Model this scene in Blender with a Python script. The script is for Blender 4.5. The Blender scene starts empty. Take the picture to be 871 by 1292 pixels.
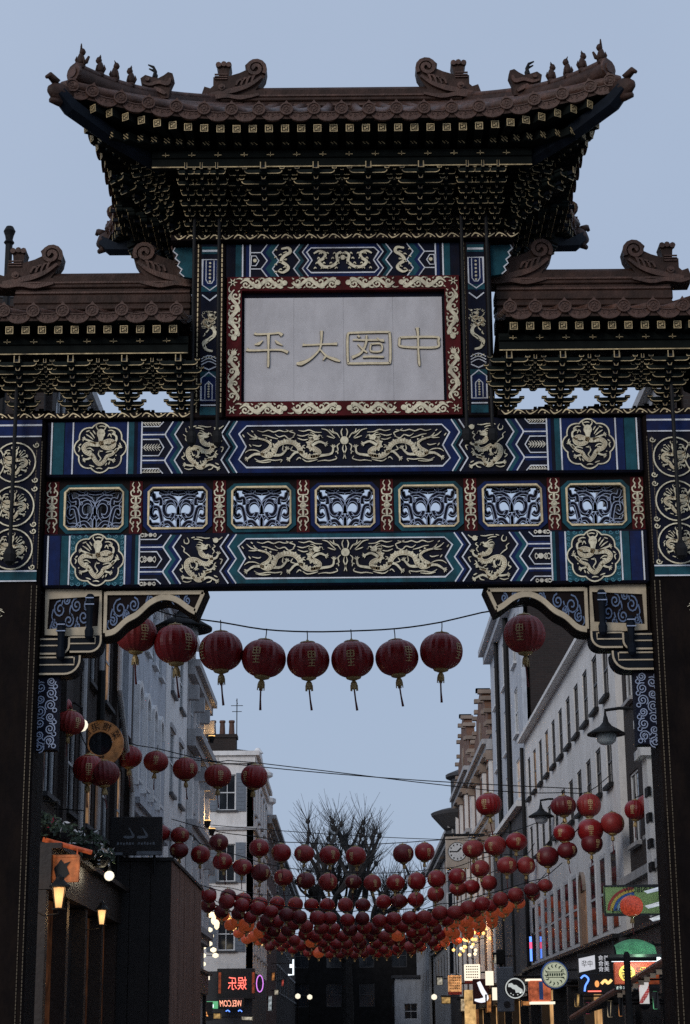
import bpy, math, random
from mathutils import Vector, Matrix
random.seed(7)
R = math.radians
scene = bpy.context.scene
C = scene.collection

# ------------------------------------------------------------------ camera
EYE = Vector((0.0, 0.0, 1.6))
PITCH, ROLL, FPX = R(15.78), R(0.5), 2350.0        # focal length in pixels of the 871 x 1292 photograph
FWD = Vector((0, math.cos(PITCH), math.sin(PITCH)))
_r0, _u0 = Vector((1, 0, 0)), Vector((0, -math.sin(PITCH), math.cos(PITCH)))
RGT = _r0 * math.cos(ROLL) - _u0 * math.sin(ROLL)
UPV = _u0 * math.cos(ROLL) + _r0 * math.sin(ROLL)
cam_d = bpy.data.cameras.new('camera')
cam = bpy.data.objects.new('camera', cam_d); C.objects.link(cam)
cam_d.sensor_fit = 'VERTICAL'; cam_d.sensor_height = 36.0; cam_d.lens = FPX / 1292 * 36
cam_d.clip_end = 3000; cam_d.clip_start = 0.1
m = Matrix((RGT, UPV, -FWD)).transposed().to_4x4(); m.translation = EYE
cam.matrix_world = m
scene.camera = cam

# ------------------------------------------------------------------ dusk sky, weak sun, exposure
SUN_EL, SUN_ROT = R(4), R(212)                     # a low, veiled sun behind the photographer
world = bpy.data.worlds.new('World'); scene.world = world; world.use_nodes = True
wn = world.node_tree; wn.nodes.clear()
w_out = wn.nodes.new('ShaderNodeOutputWorld'); w_bg = wn.nodes.new('ShaderNodeBackground')
w_sky = wn.nodes.new('ShaderNodeTexSky'); w_sky.sky_type = 'NISHITA'; w_sky.sun_disc = False
w_sky.sun_elevation = SUN_EL; w_sky.sun_rotation = SUN_ROT; w_sky.air_density = 1.0; w_sky.dust_density = 1.5; w_sky.ozone_density = 3.0
w_mix = wn.nodes.new('ShaderNodeMix'); w_mix.data_type = 'RGBA'
w_mix.inputs[0].default_value = 0.86               # even evening cloud over the clear sky
w_cl = wn.nodes.new('ShaderNodeMix'); w_cl.data_type = 'RGBA'
w_cl.inputs[6].default_value = (3.1, 3.9, 5.3, 1); w_cl.inputs[7].default_value = (4.35, 5.15, 6.55, 1)
w_tc = wn.nodes.new('ShaderNodeTexCoord'); w_nz = wn.nodes.new('ShaderNodeTexNoise')
w_nz.inputs['Scale'].default_value = 2.2; w_nz.inputs['Detail'].default_value = 4
wn.links.new(w_tc.outputs['Generated'], w_nz.inputs['Vector'])
wn.links.new(w_nz.outputs['Fac'], w_cl.inputs[0])
wn.links.new(w_sky.outputs['Color'], w_mix.inputs[6]); wn.links.new(w_cl.outputs[2], w_mix.inputs[7])
wn.links.new(w_mix.outputs[2], w_bg.inputs['Color']); w_bg.inputs['Strength'].default_value = 0.09
wn.links.new(w_bg.outputs['Background'], w_out.inputs['Surface'])
sd = bpy.data.lights.new('sun', 'SUN'); sd.energy = 0.8; sd.angle = R(25); sd.color = (1.0, 0.93, 0.86)
sun = bpy.data.objects.new('sun', sd); C.objects.link(sun)
_az = SUN_ROT
_dir = Vector((math.sin(_az) * math.cos(SUN_EL), math.cos(_az) * math.cos(SUN_EL), math.sin(R(25))))   # towards the veiled sun
sun.rotation_euler = _dir.to_track_quat('Z', 'Y').to_euler(); sun.location = (0, -20, 30)
scene.view_settings.view_transform = 'Standard'; scene.view_settings.look = 'None'
scene.view_settings.exposure = 0.42; scene.view_settings.gamma = 1.0; scene.view_settings.use_curve_mapping = False
scene.render.engine = 'CYCLES'; scene.cycles.use_denoising = False
scene.cycles.max_bounces = 6; scene.cycles.sample_clamp_indirect = 4.0

def at(px, py, Y):
    """world point on the plane y = Y that the photograph shows at pixel (px, py)"""
    d = FWD * FPX + RGT * (px - 435.5) - UPV * (py - 646.0)
    return EYE + d * (Y / d.y)
def size(px, Y, z=6.0):
    """metres covered by px pixels at distance Y"""
    return px / FPX * (Y * math.cos(PITCH) + (z - 1.6) * math.sin(PITCH))

# ------------------------------------------------------------------ materials (all procedural)
MATS = {}
def mat(name, col, rough=0.6, metal=0.0, var=0.25, scale=6.0, bump=0.0, bscale=40.0, emit=None, estr=1.0, alpha=None, spec=0.5, streak=False, grime=0.0):
    mt = bpy.data.materials.new(name); mt.use_nodes = True
    nt = mt.node_tree; b = nt.nodes['Principled BSDF']
    b.inputs['Roughness'].default_value = rough; b.inputs['Metallic'].default_value = metal
    b.inputs['Specular IOR Level'].default_value = spec
    tc = nt.nodes.new('ShaderNodeTexCoord'); src = tc.outputs['Object']
    if streak:
        mp = nt.nodes.new('ShaderNodeMapping'); mp.inputs['Scale'].default_value = (1, 1, .18)
        nt.links.new(src, mp.inputs['Vector']); src = mp.outputs['Vector']
    if var > 0:
        nz = nt.nodes.new('ShaderNodeTexNoise'); nz.inputs['Scale'].default_value = scale; nz.inputs['Detail'].default_value = 6; nz.inputs['Roughness'].default_value = .65
        nt.links.new(src, nz.inputs['Vector'])
        mx = nt.nodes.new('ShaderNodeMix'); mx.data_type = 'RGBA'
        mx.inputs[6].default_value = tuple(c * (1 - var) for c in col) + (1,)
        mx.inputs[7].default_value = tuple(min(1, c * (1 + var)) for c in col) + (1,)
        cr = nt.nodes.new('ShaderNodeMapRange'); cr.inputs[1].default_value = .3; cr.inputs[2].default_value = .7
        nt.links.new(nz.outputs['Fac'], cr.inputs[0]); nt.links.new(cr.outputs[0], mx.inputs[0])
        last = mx.outputs[2]
        if grime > 0:                                   # weather stains: streaky patches of old dirt
            gm = nt.nodes.new('ShaderNodeMapping'); gm.inputs['Scale'].default_value = (1.6, 1.6, .55); nt.links.new(tc.outputs['Object'], gm.inputs['Vector'])
            gn = nt.nodes.new('ShaderNodeTexNoise'); gn.inputs['Scale'].default_value = 3.1; gn.inputs['Detail'].default_value = 9; gn.inputs['Roughness'].default_value = .72; nt.links.new(gm.outputs['Vector'], gn.inputs['Vector'])
            gr = nt.nodes.new('ShaderNodeMapRange'); gr.inputs[1].default_value = .46; gr.inputs[2].default_value = .68; gr.inputs[4].default_value = grime; nt.links.new(gn.outputs['Fac'], gr.inputs[0])
            g2 = nt.nodes.new('ShaderNodeMix'); g2.data_type = 'RGBA'; g2.inputs[7].default_value = (.022, .014, .010, 1); nt.links.new(gr.outputs[0], g2.inputs[0]); nt.links.new(last, g2.inputs[6]); last = g2.outputs[2]
            rr = nt.nodes.new('ShaderNodeMapRange'); rr.inputs[3].default_value = max(.1, rough - .12); rr.inputs[4].default_value = min(1, rough + .2); nt.links.new(gn.outputs['Fac'], rr.inputs[0]); nt.links.new(rr.outputs[0], b.inputs['Roughness'])
        nt.links.new(last, b.inputs['Base Color'])
        if emit:                                        # uneven glow
            em = nt.nodes.new('ShaderNodeMath'); em.operation = 'MULTIPLY'; em.inputs[1].default_value = estr * 2.0; nt.links.new(cr.outputs[0], em.inputs[0]); nt.links.new(em.outputs[0], b.inputs['Emission Strength'])
    else:
        b.inputs['Base Color'].default_value = tuple(col) + (1,)
    if bump > 0:
        n2 = nt.nodes.new('ShaderNodeTexNoise'); n2.inputs['Scale'].default_value = bscale; n2.inputs['Detail'].default_value = 4
        nt.links.new(tc.outputs['Object'], n2.inputs['Vector'])
        bp = nt.nodes.new('ShaderNodeBump'); bp.inputs['Strength'].default_value = bump; bp.inputs['Distance'].default_value = .02
        nt.links.new(n2.outputs['Fac'], bp.inputs['Height']); nt.links.new(bp.outputs['Normal'], b.inputs['Normal'])
    if emit:
        b.inputs['Emission Color'].default_value = tuple(emit) + (1,)
        if var <= 0: b.inputs['Emission Strength'].default_value = estr
    MATS[name] = mt
    return mt
def brick_mat(name, c1, c2, mortar, sc=1.0, rough=.85, axis='YZ'):
    mt = bpy.data.materials.new(name); mt.use_nodes = True
    nt = mt.node_tree; b = nt.nodes['Principled BSDF']; b.inputs['Roughness'].default_value = rough
    tc = nt.nodes.new('ShaderNodeTexCoord'); sp = nt.nodes.new('ShaderNodeSeparateXYZ'); cb = nt.nodes.new('ShaderNodeCombineXYZ'); ad = nt.nodes.new('ShaderNodeMath')
    nt.links.new(tc.outputs['Object'], sp.inputs[0]); nt.links.new(sp.outputs[0], ad.inputs[0]); nt.links.new(sp.outputs[1], ad.inputs[1])
    nt.links.new(ad.outputs[0], cb.inputs[0]); nt.links.new(sp.outputs[2], cb.inputs[1])
    br = nt.nodes.new('ShaderNodeTexBrick'); br.inputs['Color1'].default_value = c1 + (1,); br.inputs['Color2'].default_value = c2 + (1,); br.inputs['Mortar'].default_value = mortar + (1,)
    br.inputs['Scale'].default_value = sc; br.inputs['Brick Width'].default_value = .225; br.inputs['Row Height'].default_value = .075; br.inputs['Mortar Size'].default_value = .006
    nt.links.new(cb.outputs[0], br.inputs['Vector'])
    nz = nt.nodes.new('ShaderNodeTexNoise'); nz.inputs['Scale'].default_value = .9; nz.inputs['Detail'].default_value = 6; nt.links.new(tc.outputs['Object'], nz.inputs['Vector'])
    mx = nt.nodes.new('ShaderNodeMix'); mx.data_type = 'RGBA'; mx.blend_type = 'MULTIPLY'; mx.inputs[0].default_value = .7
    nt.links.new(br.outputs['Color'], mx.inputs[6]); nt.links.new(nz.outputs['Color'], mx.inputs[7])
    hs = nt.nodes.new('ShaderNodeHueSaturation'); hs.inputs['Saturation'].default_value = .0; nt.links.new(nz.outputs['Color'], hs.inputs['Color']); nt.links.new(hs.outputs[0], mx.inputs[7])
    nt.links.new(mx.outputs[2], b.inputs['Base Color'])
    bp = nt.nodes.new('ShaderNodeBump'); bp.inputs['Strength'].default_value = .4; bp.inputs['Distance'].default_value = .01
    nt.links.new(br.outputs['Fac'], bp.inputs['Height']); bp.invert = True; nt.links.new(bp.outputs['Normal'], b.inputs['Normal'])
    MATS[name] = mt
    return mt

GOLD = mat('gold_leaf', (.82, .71, .50), .42, .08, .30, 22, grime=.6)
GILT = mat('gilt_edge', (.78, .62, .36), .4, .15, .25, 14, grime=.5)
GILTD = mat('worn_gilt', (.60, .46, .24), .5, .15, .4, 14, grime=.85)
mat('ochre_shading', (.40, .28, .14), .6, 0, .4, 20)
CREAM = mat('cream_line', (.80, .74, .60), .5, 0, .12, 8, grime=.5)
WHITE_L = mat('white_line', (.78, .80, .84), .5, 0, .12, 8, grime=.5)
NAVY = mat('navy_paint', (.006, .008, .020), .7, 0, .35, 5, spec=.12, grime=.5)
BLUE = mat('blue_paint', (.010, .022, .090), .7, 0, .35, 5, spec=.12, grime=.5)
TEAL = mat('teal_paint', (.016, .080, .105), .7, 0, .35, 5, spec=.12, grime=.5)
REDP = mat('red_paint', (.085, .009, .011), .7, 0, .35, 5, spec=.12, grime=.5)
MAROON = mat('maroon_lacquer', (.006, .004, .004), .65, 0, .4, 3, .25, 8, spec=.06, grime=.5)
BLACKR = mat('dark_brown_lacquer', (.010, .006, .006), .7, 0, .35, 4, spec=.1)
TILE = mat('brown_glazed_tile', (.090, .045, .032), .42, 0, .55, 7, .4, 60, spec=.28, grime=.7)
TILED = mat('dark_brown_tile', (.050, .026, .019), .55, 0, .5, 6, .4, 40, spec=.2, grime=.65)
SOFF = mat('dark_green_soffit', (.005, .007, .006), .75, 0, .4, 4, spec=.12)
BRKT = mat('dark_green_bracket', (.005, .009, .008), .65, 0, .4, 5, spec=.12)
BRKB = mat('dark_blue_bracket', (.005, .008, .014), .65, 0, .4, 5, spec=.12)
STONE = mat('pale_grey_marble', (.54, .52, .53), .6, 0, .10, 3, .1, 60, grime=.14)
IRON = mat('black_iron', (.010, .010, .011), .6, 0, .3, 10, spec=.2)
SILV = mat('pale_blue_line', (.30, .36, .50), .5, 0, .2, 10)

# ------------------------------------------------------------------ mesh building
def V(*a): return Vector(a)
def catmull(pts, n=6, closed=False):
    P = [tuple(p) for p in pts]; L = len(P); out = []
    rng = range(L if closed else L - 1)
    for i in rng:
        g = (lambda k: P[k % L]) if closed else (lambda k: P[min(max(k, 0), L - 1)])
        p0, p1, p2, p3 = g(i - 1), g(i), g(i + 1), g(i + 2)
        for k in range(n):
            t = k / n
            out.append(tuple(.5 * ((2 * b) + (-a + c) * t + (2 * a - 5 * b + 4 * c - d) * t * t + (-a + 3 * b - 3 * c + d) * t ** 3) for a, b, c, d in zip(p0, p1, p2, p3)))
    if not closed: out.append(P[-1])
    return out
class MB:
    """collects shapes of ONE part; build() links them as one mesh object"""
    def __init__(s, fr=None):
        s.v, s.f, s.fr = [], [], fr
        s.flip = False
        if fr: s.flip = fr[1].cross(fr[2]).dot(fr[3]) < 0
    def p(s, u, v, d):
        o, U, W, N = s.fr
        return o + U * u + W * v + N * d
    def add(s, vs, fs, flip=False):
        b = len(s.v); s.v += [tuple(x) for x in vs]
        for f in fs: s.f.append(tuple(b + i for i in (reversed(f) if (flip != s.flip) else f)))
    def box(s, x0, x1, y0, y1, z0, z1):
        vs = [(x0, y0, z0), (x1, y0, z0), (x1, y1, z0), (x0, y1, z0), (x0, y0, z1), (x1, y0, z1), (x1, y1, z1), (x0, y1, z1)]
        if s.fr: vs = [s.p(x, z, -y) for x, y, z in vs]
        s.add(vs, [(0, 3, 2, 1), (4, 5, 6, 7), (0, 1, 5, 4), (1, 2, 6, 5), (2, 3, 7, 6), (3, 0, 4, 7)]); return s
    def bbox(s, x0, x1, y0, y1, z0, z1, c=.02):
        """box with its vertical edges and top edges chamfered"""
        def ring(e, z): return [(x0 + e + c, y0 + e, z), (x1 - e - c, y0 + e, z), (x1 - e, y0 + e + c, z), (x1 - e, y1 - e - c, z), (x1 - e - c, y1 - e, z), (x0 + e + c, y1 - e, z), (x0 + e, y1 - e - c, z), (x0 + e, y0 + e + c, z)]
        vs = ring(c, z0) + ring(0, z0 + c) + ring(0, z1 - c) + ring(c, z1)
        fs = [tuple(reversed(range(8))), tuple(range(24, 32))]
        for r in range(3):
            for k in range(8): fs.append((r * 8 + k, r * 8 + (k + 1) % 8, (r + 1) * 8 + (k + 1) % 8, (r + 1) * 8 + k))
        s.add(vs, fs); return s
    # --- relief work in the plane of the frame fr = (origin, U, V, N)
    def poly(s, pts, d0, d1):
        n = len(pts)
        a = sum(pts[i][0] * pts[(i + 1) % n][1] - pts[(i + 1) % n][0] * pts[i][1] for i in range(n))
        if a < 0: pts = pts[::-1]
        vs = [s.p(u, v, d1) for u, v in pts] + [s.p(u, v, d0) for u, v in pts]
        s.add(vs, [tuple(range(n))] + [(i, n + i, n + (i + 1) % n, (i + 1) % n) for i in range(n)]); return s
    def ribbon(s, pts, w, d0, d1, n=5, closed=False, smooth=True):
        q = catmull(pts, n, closed) if smooth else list(pts)
        L = len(q)
        W = w if callable(w) else ((lambda t: w) if not isinstance(w, (list, tuple)) else (lambda t: w[min(int(t * (len(w) - 1)), len(w) - 2)] * (1 - (t * (len(w) - 1)) % 1 if t < 1 else 0) + w[min(int(t * (len(w) - 1)), len(w) - 2) + 1] * ((t * (len(w) - 1)) % 1 if t < 1 else 1)))
        l, r = [], []
        for i, (x, y) in enumerate(q):
            if closed: a, b = q[i - 1], q[(i + 1) % L]
            else: a, b = q[max(i - 1, 0)], q[min(i + 1, L - 1)]
            tx, ty = b[0] - a[0], b[1] - a[1]; tl = math.hypot(tx, ty) or 1; nx, ny = -ty / tl, tx / tl
            h = W(i / max(L - 1, 1)) / 2
            if not smooth and 0 < i < L - 1 or (not smooth and closed):       # mitre
                ax, ay = x - a[0], y - a[1]; al = math.hypot(ax, ay) or 1
                c_ = abs((ax * -ny * -1 + ay * nx * -1) / al); co = max(.45, abs((ax * tx + ay * ty) / (al * tl))); h /= co
            l.append((x + nx * h, y + ny * h)); r.append((x - nx * h, y - ny * h))
        vs = []
        for k in range(L): vs += [s.p(*l[k], d0), s.p(*l[k], d1), s.p(*r[k], d1), s.p(*r[k], d0)]
        fs = []
        for k in range(L if closed else L - 1):
            a, b = 4 * k, 4 * ((k + 1) % L)
            for j in range(3): fs.append((a + j, a + j + 1, b + j + 1, b + j))
        if not closed: fs += [(3, 2, 1, 0), (4 * L - 4, 4 * L - 3, 4 * L - 2, 4 * L - 1)]
        s.add(vs, fs); return s
    def line(s, pts, w, d0, d1, closed=False): return s.ribbon(pts, w, d0, d1, 1, closed, False)
    def disc(s, u, v, r, d0, d1, n=14, ry=None):
        return s.poly([(u + r * math.cos(2 * math.pi * k / n), v + (ry or r) * math.sin(2 * math.pi * k / n)) for k in range(n)], d0, d1)
    def ring(s, u, v, r, w, d0, d1, n=16):
        return s.line([(u + r * math.cos(2 * math.pi * k / n), v + r * math.sin(2 * math.pi * k / n)) for k in range(n)], w, d0, d1, True)
    def spiral(s, u, v, r, a0, turns, w, d0, d1, n=18, sgn=1):
        return s.ribbon([(u + r * (1 - .85 * k / n) * math.cos(a0 + sgn * turns * 2 * math.pi * k / n), v + r * (1 - .85 * k / n) * math.sin(a0 + sgn * turns * 2 * math.pi * k / n)) for k in range(n + 1)], w, d0, d1, 1)
    def rect(s, u0, u1, v0, v1, d0, d1): return s.poly([(u0, v0), (u1, v0), (u1, v1), (u0, v1)], d0, d1)
    def frame(s, u0, u1, v0, v1, w, d0, d1): return s.line([(u0, v0), (u1, v0), (u1, v1), (u0, v1)], w, d0, d1, True)
    # --- free 3-D shapes
    def tube(s, path, r, n=8, caps=True, flat=1.0):
        P = [Vector(p) for p in path]; L = len(P); vs = []; fs = []
        rr = r if isinstance(r, (list, tuple)) else [r] * L
        up = Vector((0, 0, 1)); last = None
        for i in range(L):
            t = (P[min(i + 1, L - 1)] - P[max(i - 1, 0)]).normalized()
            a = last if last else (up if abs(t.z) < .95 else Vector((0, 1, 0)))
            e1 = (a - t * a.dot(t)).normalized(); e2 = t.cross(e1); last = e1
            for k in range(n):
                an = 2 * math.pi * k / n
                vs.append(P[i] + (e1 * math.cos(an) + e2 * math.sin(an) * flat) * rr[i])
        for i in range(L - 1):
            for k in range(n): fs.append((i * n + k, i * n + (k + 1) % n, (i + 1) * n + (k + 1) % n, (i + 1) * n + k))
        if caps: fs += [tuple(reversed(range(n))), tuple(range((L - 1) * n, L * n))]
        s.add(vs, fs); return s
    def lathe(s, prof, c=(0, 0, 0), n=16, axis='Z', sx=1, sy=1):
        vs = []; fs = []; c = Vector(c)
        for r, z in prof:
            for k in range(n):
                a = 2 * math.pi * k / n; x, y = r * math.cos(a) * sx, r * math.sin(a) * sy
                vs.append(c + (Vector((x, y, z)) if axis == 'Z' else Vector((x, z, y)) if axis == 'Y' else Vector((z, x, y))))
        for i in range(len(prof) - 1):
            for k in range(n):
                f = (i * n + k, i * n + (k + 1) % n, (i + 1) * n + (k + 1) % n, (i + 1) * n + k)
                fs.append(f)
        fs += [tuple(reversed(range(n))), tuple(range((len(prof) - 1) * n, len(prof) * n))]
        s.add(vs, fs, axis == 'Y'); return s
    def grid(s, rows, flip=False):
        n = len(rows[0]); vs = [p for r in rows for p in r]
        s.add(vs, [(i * n + k, i * n + k + 1, (i + 1) * n + k + 1, (i + 1) * n + k) for i in range(len(rows) - 1) for k in range(n - 1)], flip); return s
    def mesh(s, name, mt, smooth=False):
        me = bpy.data.meshes.new(name); me.from_pydata([tuple(x) for x in s.v], [], s.f); me.validate()
        me.materials.append(mt)
        if smooth: me.polygons.foreach_set('use_smooth', [True] * len(me.polygons))
        me.update(); return me
    def build(s, name, mt, parent=None, smooth=False, loc=None):
        o = link(name, s.mesh(name, mt, smooth), parent, loc)
        if getattr(s, 'det', None): s.det.build('painted_shading', MATS['ochre_shading'], o)['kind'] = 'stuff'
        return o
def link(name, data, parent=None, loc=None, rot=None, scl=None):
    o = bpy.data.objects.new(name, data); C.objects.link(o)
    if parent: o.parent = parent
    if loc is not None: o.location = loc
    if rot is not None: o.rotation_euler = rot
    if scl is not None: o.scale = scl
    return o
def tag(o, label=None, cat=None, group=None, kind=None):
    for k, x in (('label', label), ('category', cat), ('group', group), ('kind', kind)):
        if x: o[k] = x
    return o
def thing(name, label, cat, loc=(0, 0, 0), group=None, rz=0):
    o = link(name, None, None, loc, (0, 0, rz)); o.empty_display_size = .2
    return tag(o, label, cat, group)
def text_mesh(txt, mt, height, depth=.004, shear=0.0):
    cu = bpy.data.curves.new('lettering', 'FONT'); cu.body = txt; cu.align_x = 'CENTER'; cu.align_y = 'CENTER'; cu.size = height; cu.extrude = depth; cu.shear = shear; cu.resolution_u = 3
    o = bpy.data.objects.new('tmp_text', cu); C.objects.link(o)
    dg = bpy.context.evaluated_depsgraph_get(); me = bpy.data.meshes.new_from_object(o.evaluated_get(dg))
    bpy.data.objects.remove(o); me.name = 'lettering'; me.materials.clear(); me.materials.append(mt)
    return me
def lettering(txt, mt, parent, o, U, W, height, mirrored=False, depth=.004, width=None, name='lettering', shear=0.0):
    """text standing in the plane (U, W) at point o of the parent's space; mirrored = seen back to front as in the photograph"""
    me = text_mesh(txt, mt, height, depth, shear)
    if len(me.vertices) == 0: return None
    xs = [v.co.x for v in me.vertices]; ys = [v.co.y for v in me.vertices]
    cx, cy = (min(xs) + max(xs)) / 2, (min(ys) + max(ys)) / 2; k = (width / (max(xs) - min(xs))) if width else 1
    N = U.cross(W)
    for v in me.vertices:
        x = (v.co.x - cx) * k * (-1 if mirrored else 1)
        v.co = Vector(o) + U * x + W * (v.co.y - cy) + N * v.co.z
    if mirrored: me.flip_normals()
    return link(name, me, parent)
ORD = 'first second third fourth fifth sixth seventh eighth ninth tenth eleventh twelfth thirteenth fourteenth fifteenth sixteenth seventeenth eighteenth nineteenth twentieth'.split()

# =================================================================== THE GATE
GY = 20.0
gate = thing('ceremonial_gate', 'tall painted Chinese gate with tiled roofs spanning the street', 'gate', (0, GY, 0))
FN = V(0, -1, 0); UZ = V(0, 0, 1)
def fr(y, s=1, x=0, z=0): return (V(x, y, z), V(s, 0, 0), UZ, FN)      # front-facing relief frame; s = -1 mirrors it about x

# ---------- dragon drawings (unit: metres, digitised outlines)
def dig(pts, cx, cy, k): return [((x - cx) / k, -(y - cy) / k) for x, y in pts]
def claw(mb, x, y, ang, s, d0, d1):
    for a in (-1.1, -.45, .2, .85):
        c, n = math.cos(ang + a), math.sin(ang + a)
        mb.ribbon([(x, y), (x + c * s * .6, y + n * s * .6), (x + c * s - n * s * .2, y + n * s + c * s * .2)], [s * .38, s * .30, s * .05], d0, d1, 2)
    mb.disc(x, y, s * .3, d0, d1 + .002, 8)
def scale_ridge(mb, pts, w, d0, d1, step=3):
    q = catmull(pts, 5)
    for i in range(4, len(q) - 3, step):
        a, b = q[i - 1], q[i + 1]; tx, ty = b[0] - a[0], b[1] - a[1]; L = math.hypot(tx, ty) or 1
        nx, ny = -ty / L, tx / L; x, y = q[i]
        mb.poly([(x + nx * w * .45 - tx / L * w * .3, y + ny * w * .45 - ty / L * w * .3), (x + nx * w * .45 + tx / L * w * .3, y + ny * w * .45 + ty / L * w * .3), (x + nx * w * .85, y + ny * w * .85)], d0, d1)
def shading(mb, pts, wl):
    """thin ochre scale strokes and a belly line painted on a dragon's body"""
    if not getattr(mb, 'det', None): mb.det = MB(mb.fr)
    q = catmull(pts, 6); n = len(q)
    W = lambda i: wl[min(int(i / n * len(wl)), len(wl) - 1)]
    bl = []
    for i in range(2, n - 2):
        a, b = q[i - 1], q[i + 1]; tx, ty = b[0] - a[0], b[1] - a[1]; L = math.hypot(tx, ty) or 1; nx, ny, tx, ty = -ty / L, tx / L, tx / L, ty / L; x, y = q[i]; w = W(i)
        bl.append((x - nx * w * .27, y - ny * w * .27))
        if i % 2: mb.det.ribbon([(x - nx * w * .2, y - ny * w * .2), (x + nx * w * .12 + tx * w * .16, y + ny * w * .12 + ty * w * .16), (x + nx * w * .42, y + ny * w * .42)], .0036, D1, D1 + .002, 1)
    mb.det.ribbon(bl, .0036, D1, D1 + .002, 1)
def squig(mb, pts, w, d0, d1):
    mb.ribbon(pts, [w * .4, w, w, w * .5], d0, d1, 3)
def wave(x0, x1, y, a, n=5, ph=0):
    return [(x0 + (x1 - x0) * k / (2 * n), y + a * math.sin(ph + k * math.pi * .5 * 2 / 1.3)) for k in range(2 * n + 1)]
def dhead(mb, x, y, s, ang, d0, d1):
    def r(px, py): return (x + s * (px * math.cos(ang) - py * math.sin(ang)), y + s * (px * math.sin(ang) + py * math.cos(ang)))
    mb.poly([r(*q) for q in [(-.55, -.35), (-.1, -.5), (.35, -.55), (.7, -.35), (.3, -.22), (.75, -.05), (1.0, .2), (.8, .42), (.5, .25), (.25, .55), (-.2, .6), (-.6, .3)]], d0, d1 + .004)
    mb.disc(*r(.05, .2), s * .13, d1, d1 + .010, 8)
    for a in ((-.2, .55, -.9, 1.0, -1.3, .9), (.05, .6, -.35, 1.25, -.8, 1.4)):
        mb.ribbon([r(a[0], a[1]), r(a[2], a[3]), r(a[4], a[5])], [s * .2, s * .14, s * .03], d0, d1, 3)
    for k in range(5):
        t = -.3 + k * .16
        mb.ribbon([r(-.5, t), r(-1.0, t + .12), r(-1.5, t + .05 + .1 * k)], [s * .16, s * .12, s * .02], d0, d1, 3)
    mb.ribbon([r(.9, .25), r(1.2, .05), r(1.15, -.35), r(1.4, -.5)], [s * .1, s * .08, s * .03], d0, d1, 3)
D0, D1 = .006, .020
def long_dragon(mb):
    k = dict(cx=848, cy=222, k=664)
    body = dig([(215, 160), (280, 180), (308, 208), (290, 245), (245, 278), (290, 298), (330, 270), (355, 215), (410, 190), (470, 195), (510, 225), (535, 275), (580, 305), (640, 300), (662, 270), (635, 245), (600, 235), (592, 200), (625, 165)], **k)
    mb.ribbon(body, [.016, .030, .046, .050, .052, .054, .052, .050, .046, .044], D0, D1, 5); shading(mb, body, [.016, .030, .046, .050, .052, .054, .052, .050, .046, .044])
    scale_ridge(mb, body, .05, D0, D1 - .004)
    h = dig([(640, 160)], **k)[0]; dhead(mb, h[0], h[1], .055, .35, D0, D1)
    for pts, cl in (([(600, 305), (690, 295), (755, 280), (765, 235)], 1.5), ([(262, 285), (190, 282), (140, 315)], 3.6), ([(330, 290), (385, 288), (425, 245)], 1.2), ([(545, 272), (490, 270), (445, 318)], 3.8), ([(600, 225), (660, 190), (705, 205)], -.3)):
        q = dig(pts, **k); mb.ribbon(q, [.034, .026, .018], D0, D1, 3); claw(mb, *q[-1], cl, .036, D0, D1)
    for pts in ([(150, 165), (190, 165), (215, 160)], [(135, 115), (170, 145), (215, 158)], [(185, 125), (200, 145), (218, 158)]):
        mb.ribbon(dig(pts, **k), [.004, .014, .010], D0, D1, 3)
    for pts in ([(210, 100), (250, 110), (290, 98), (330, 112), (370, 100), (410, 110), (470, 100)], [(245, 135), (280, 140), (320, 155), (360, 165)], [(340, 130), (370, 150), (410, 140), (440, 165), (480, 150)], [(420, 95), (450, 110), (485, 125), (470, 150)],
                [(510, 100), (550, 108), (590, 98), (630, 115), (680, 118)], [(500, 135), (540, 145), (590, 130)], [(505, 160), (545, 175), (580, 170)], [(120, 270), (150, 250), (195, 250), (230, 265)], [(190, 315), (230, 335), (290, 325), (340, 330), (390, 325), (380, 345)],
                [(200, 335), (250, 345), (310, 340)], [(540, 320), (570, 340), (615, 335), (650, 325)], [(650, 340), (700, 332), (740, 335), (790, 320), (780, 300)], [(150, 205), (165, 225)], [(175, 210), (220, 220), (240, 212)], [(400, 215), (395, 250), (410, 262)], [(470, 225), (455, 250), (490, 262)],
                [(680, 90), (720, 100), (750, 130), (780, 160)], [(735, 95), (765, 120), (790, 130)], [(720, 145), (745, 155), (775, 165)], [(795, 260), (800, 285)], [(560, 215), (540, 225), (560, 240)], [(495, 330), (515, 310), (530, 320)], [(100, 130), (115, 150)], [(165, 100), (180, 112)]):
        squig(mb, dig(pts, **k), .012, D0, D1 - .003)
def pearl(mb):
    mb.disc(0, .06, .046, D0, D1 + .004, 14)
    for sx in (-1, 1):
        for pts in ([(.02, .10), (.035, .16), (.02, .20)], [(.05, .09), (.08, .14), (.12, .16), (.13, .20)], [(.01, .01), (.02, -.04), (.0, -.09), (.015, -.15)], [(.05, .03), (.08, .0), (.07, -.05), (.1, -.07)]):
            squig(mb, [(sx * a, b) for a, b in pts], .013, D0, D1 - .003)
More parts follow.
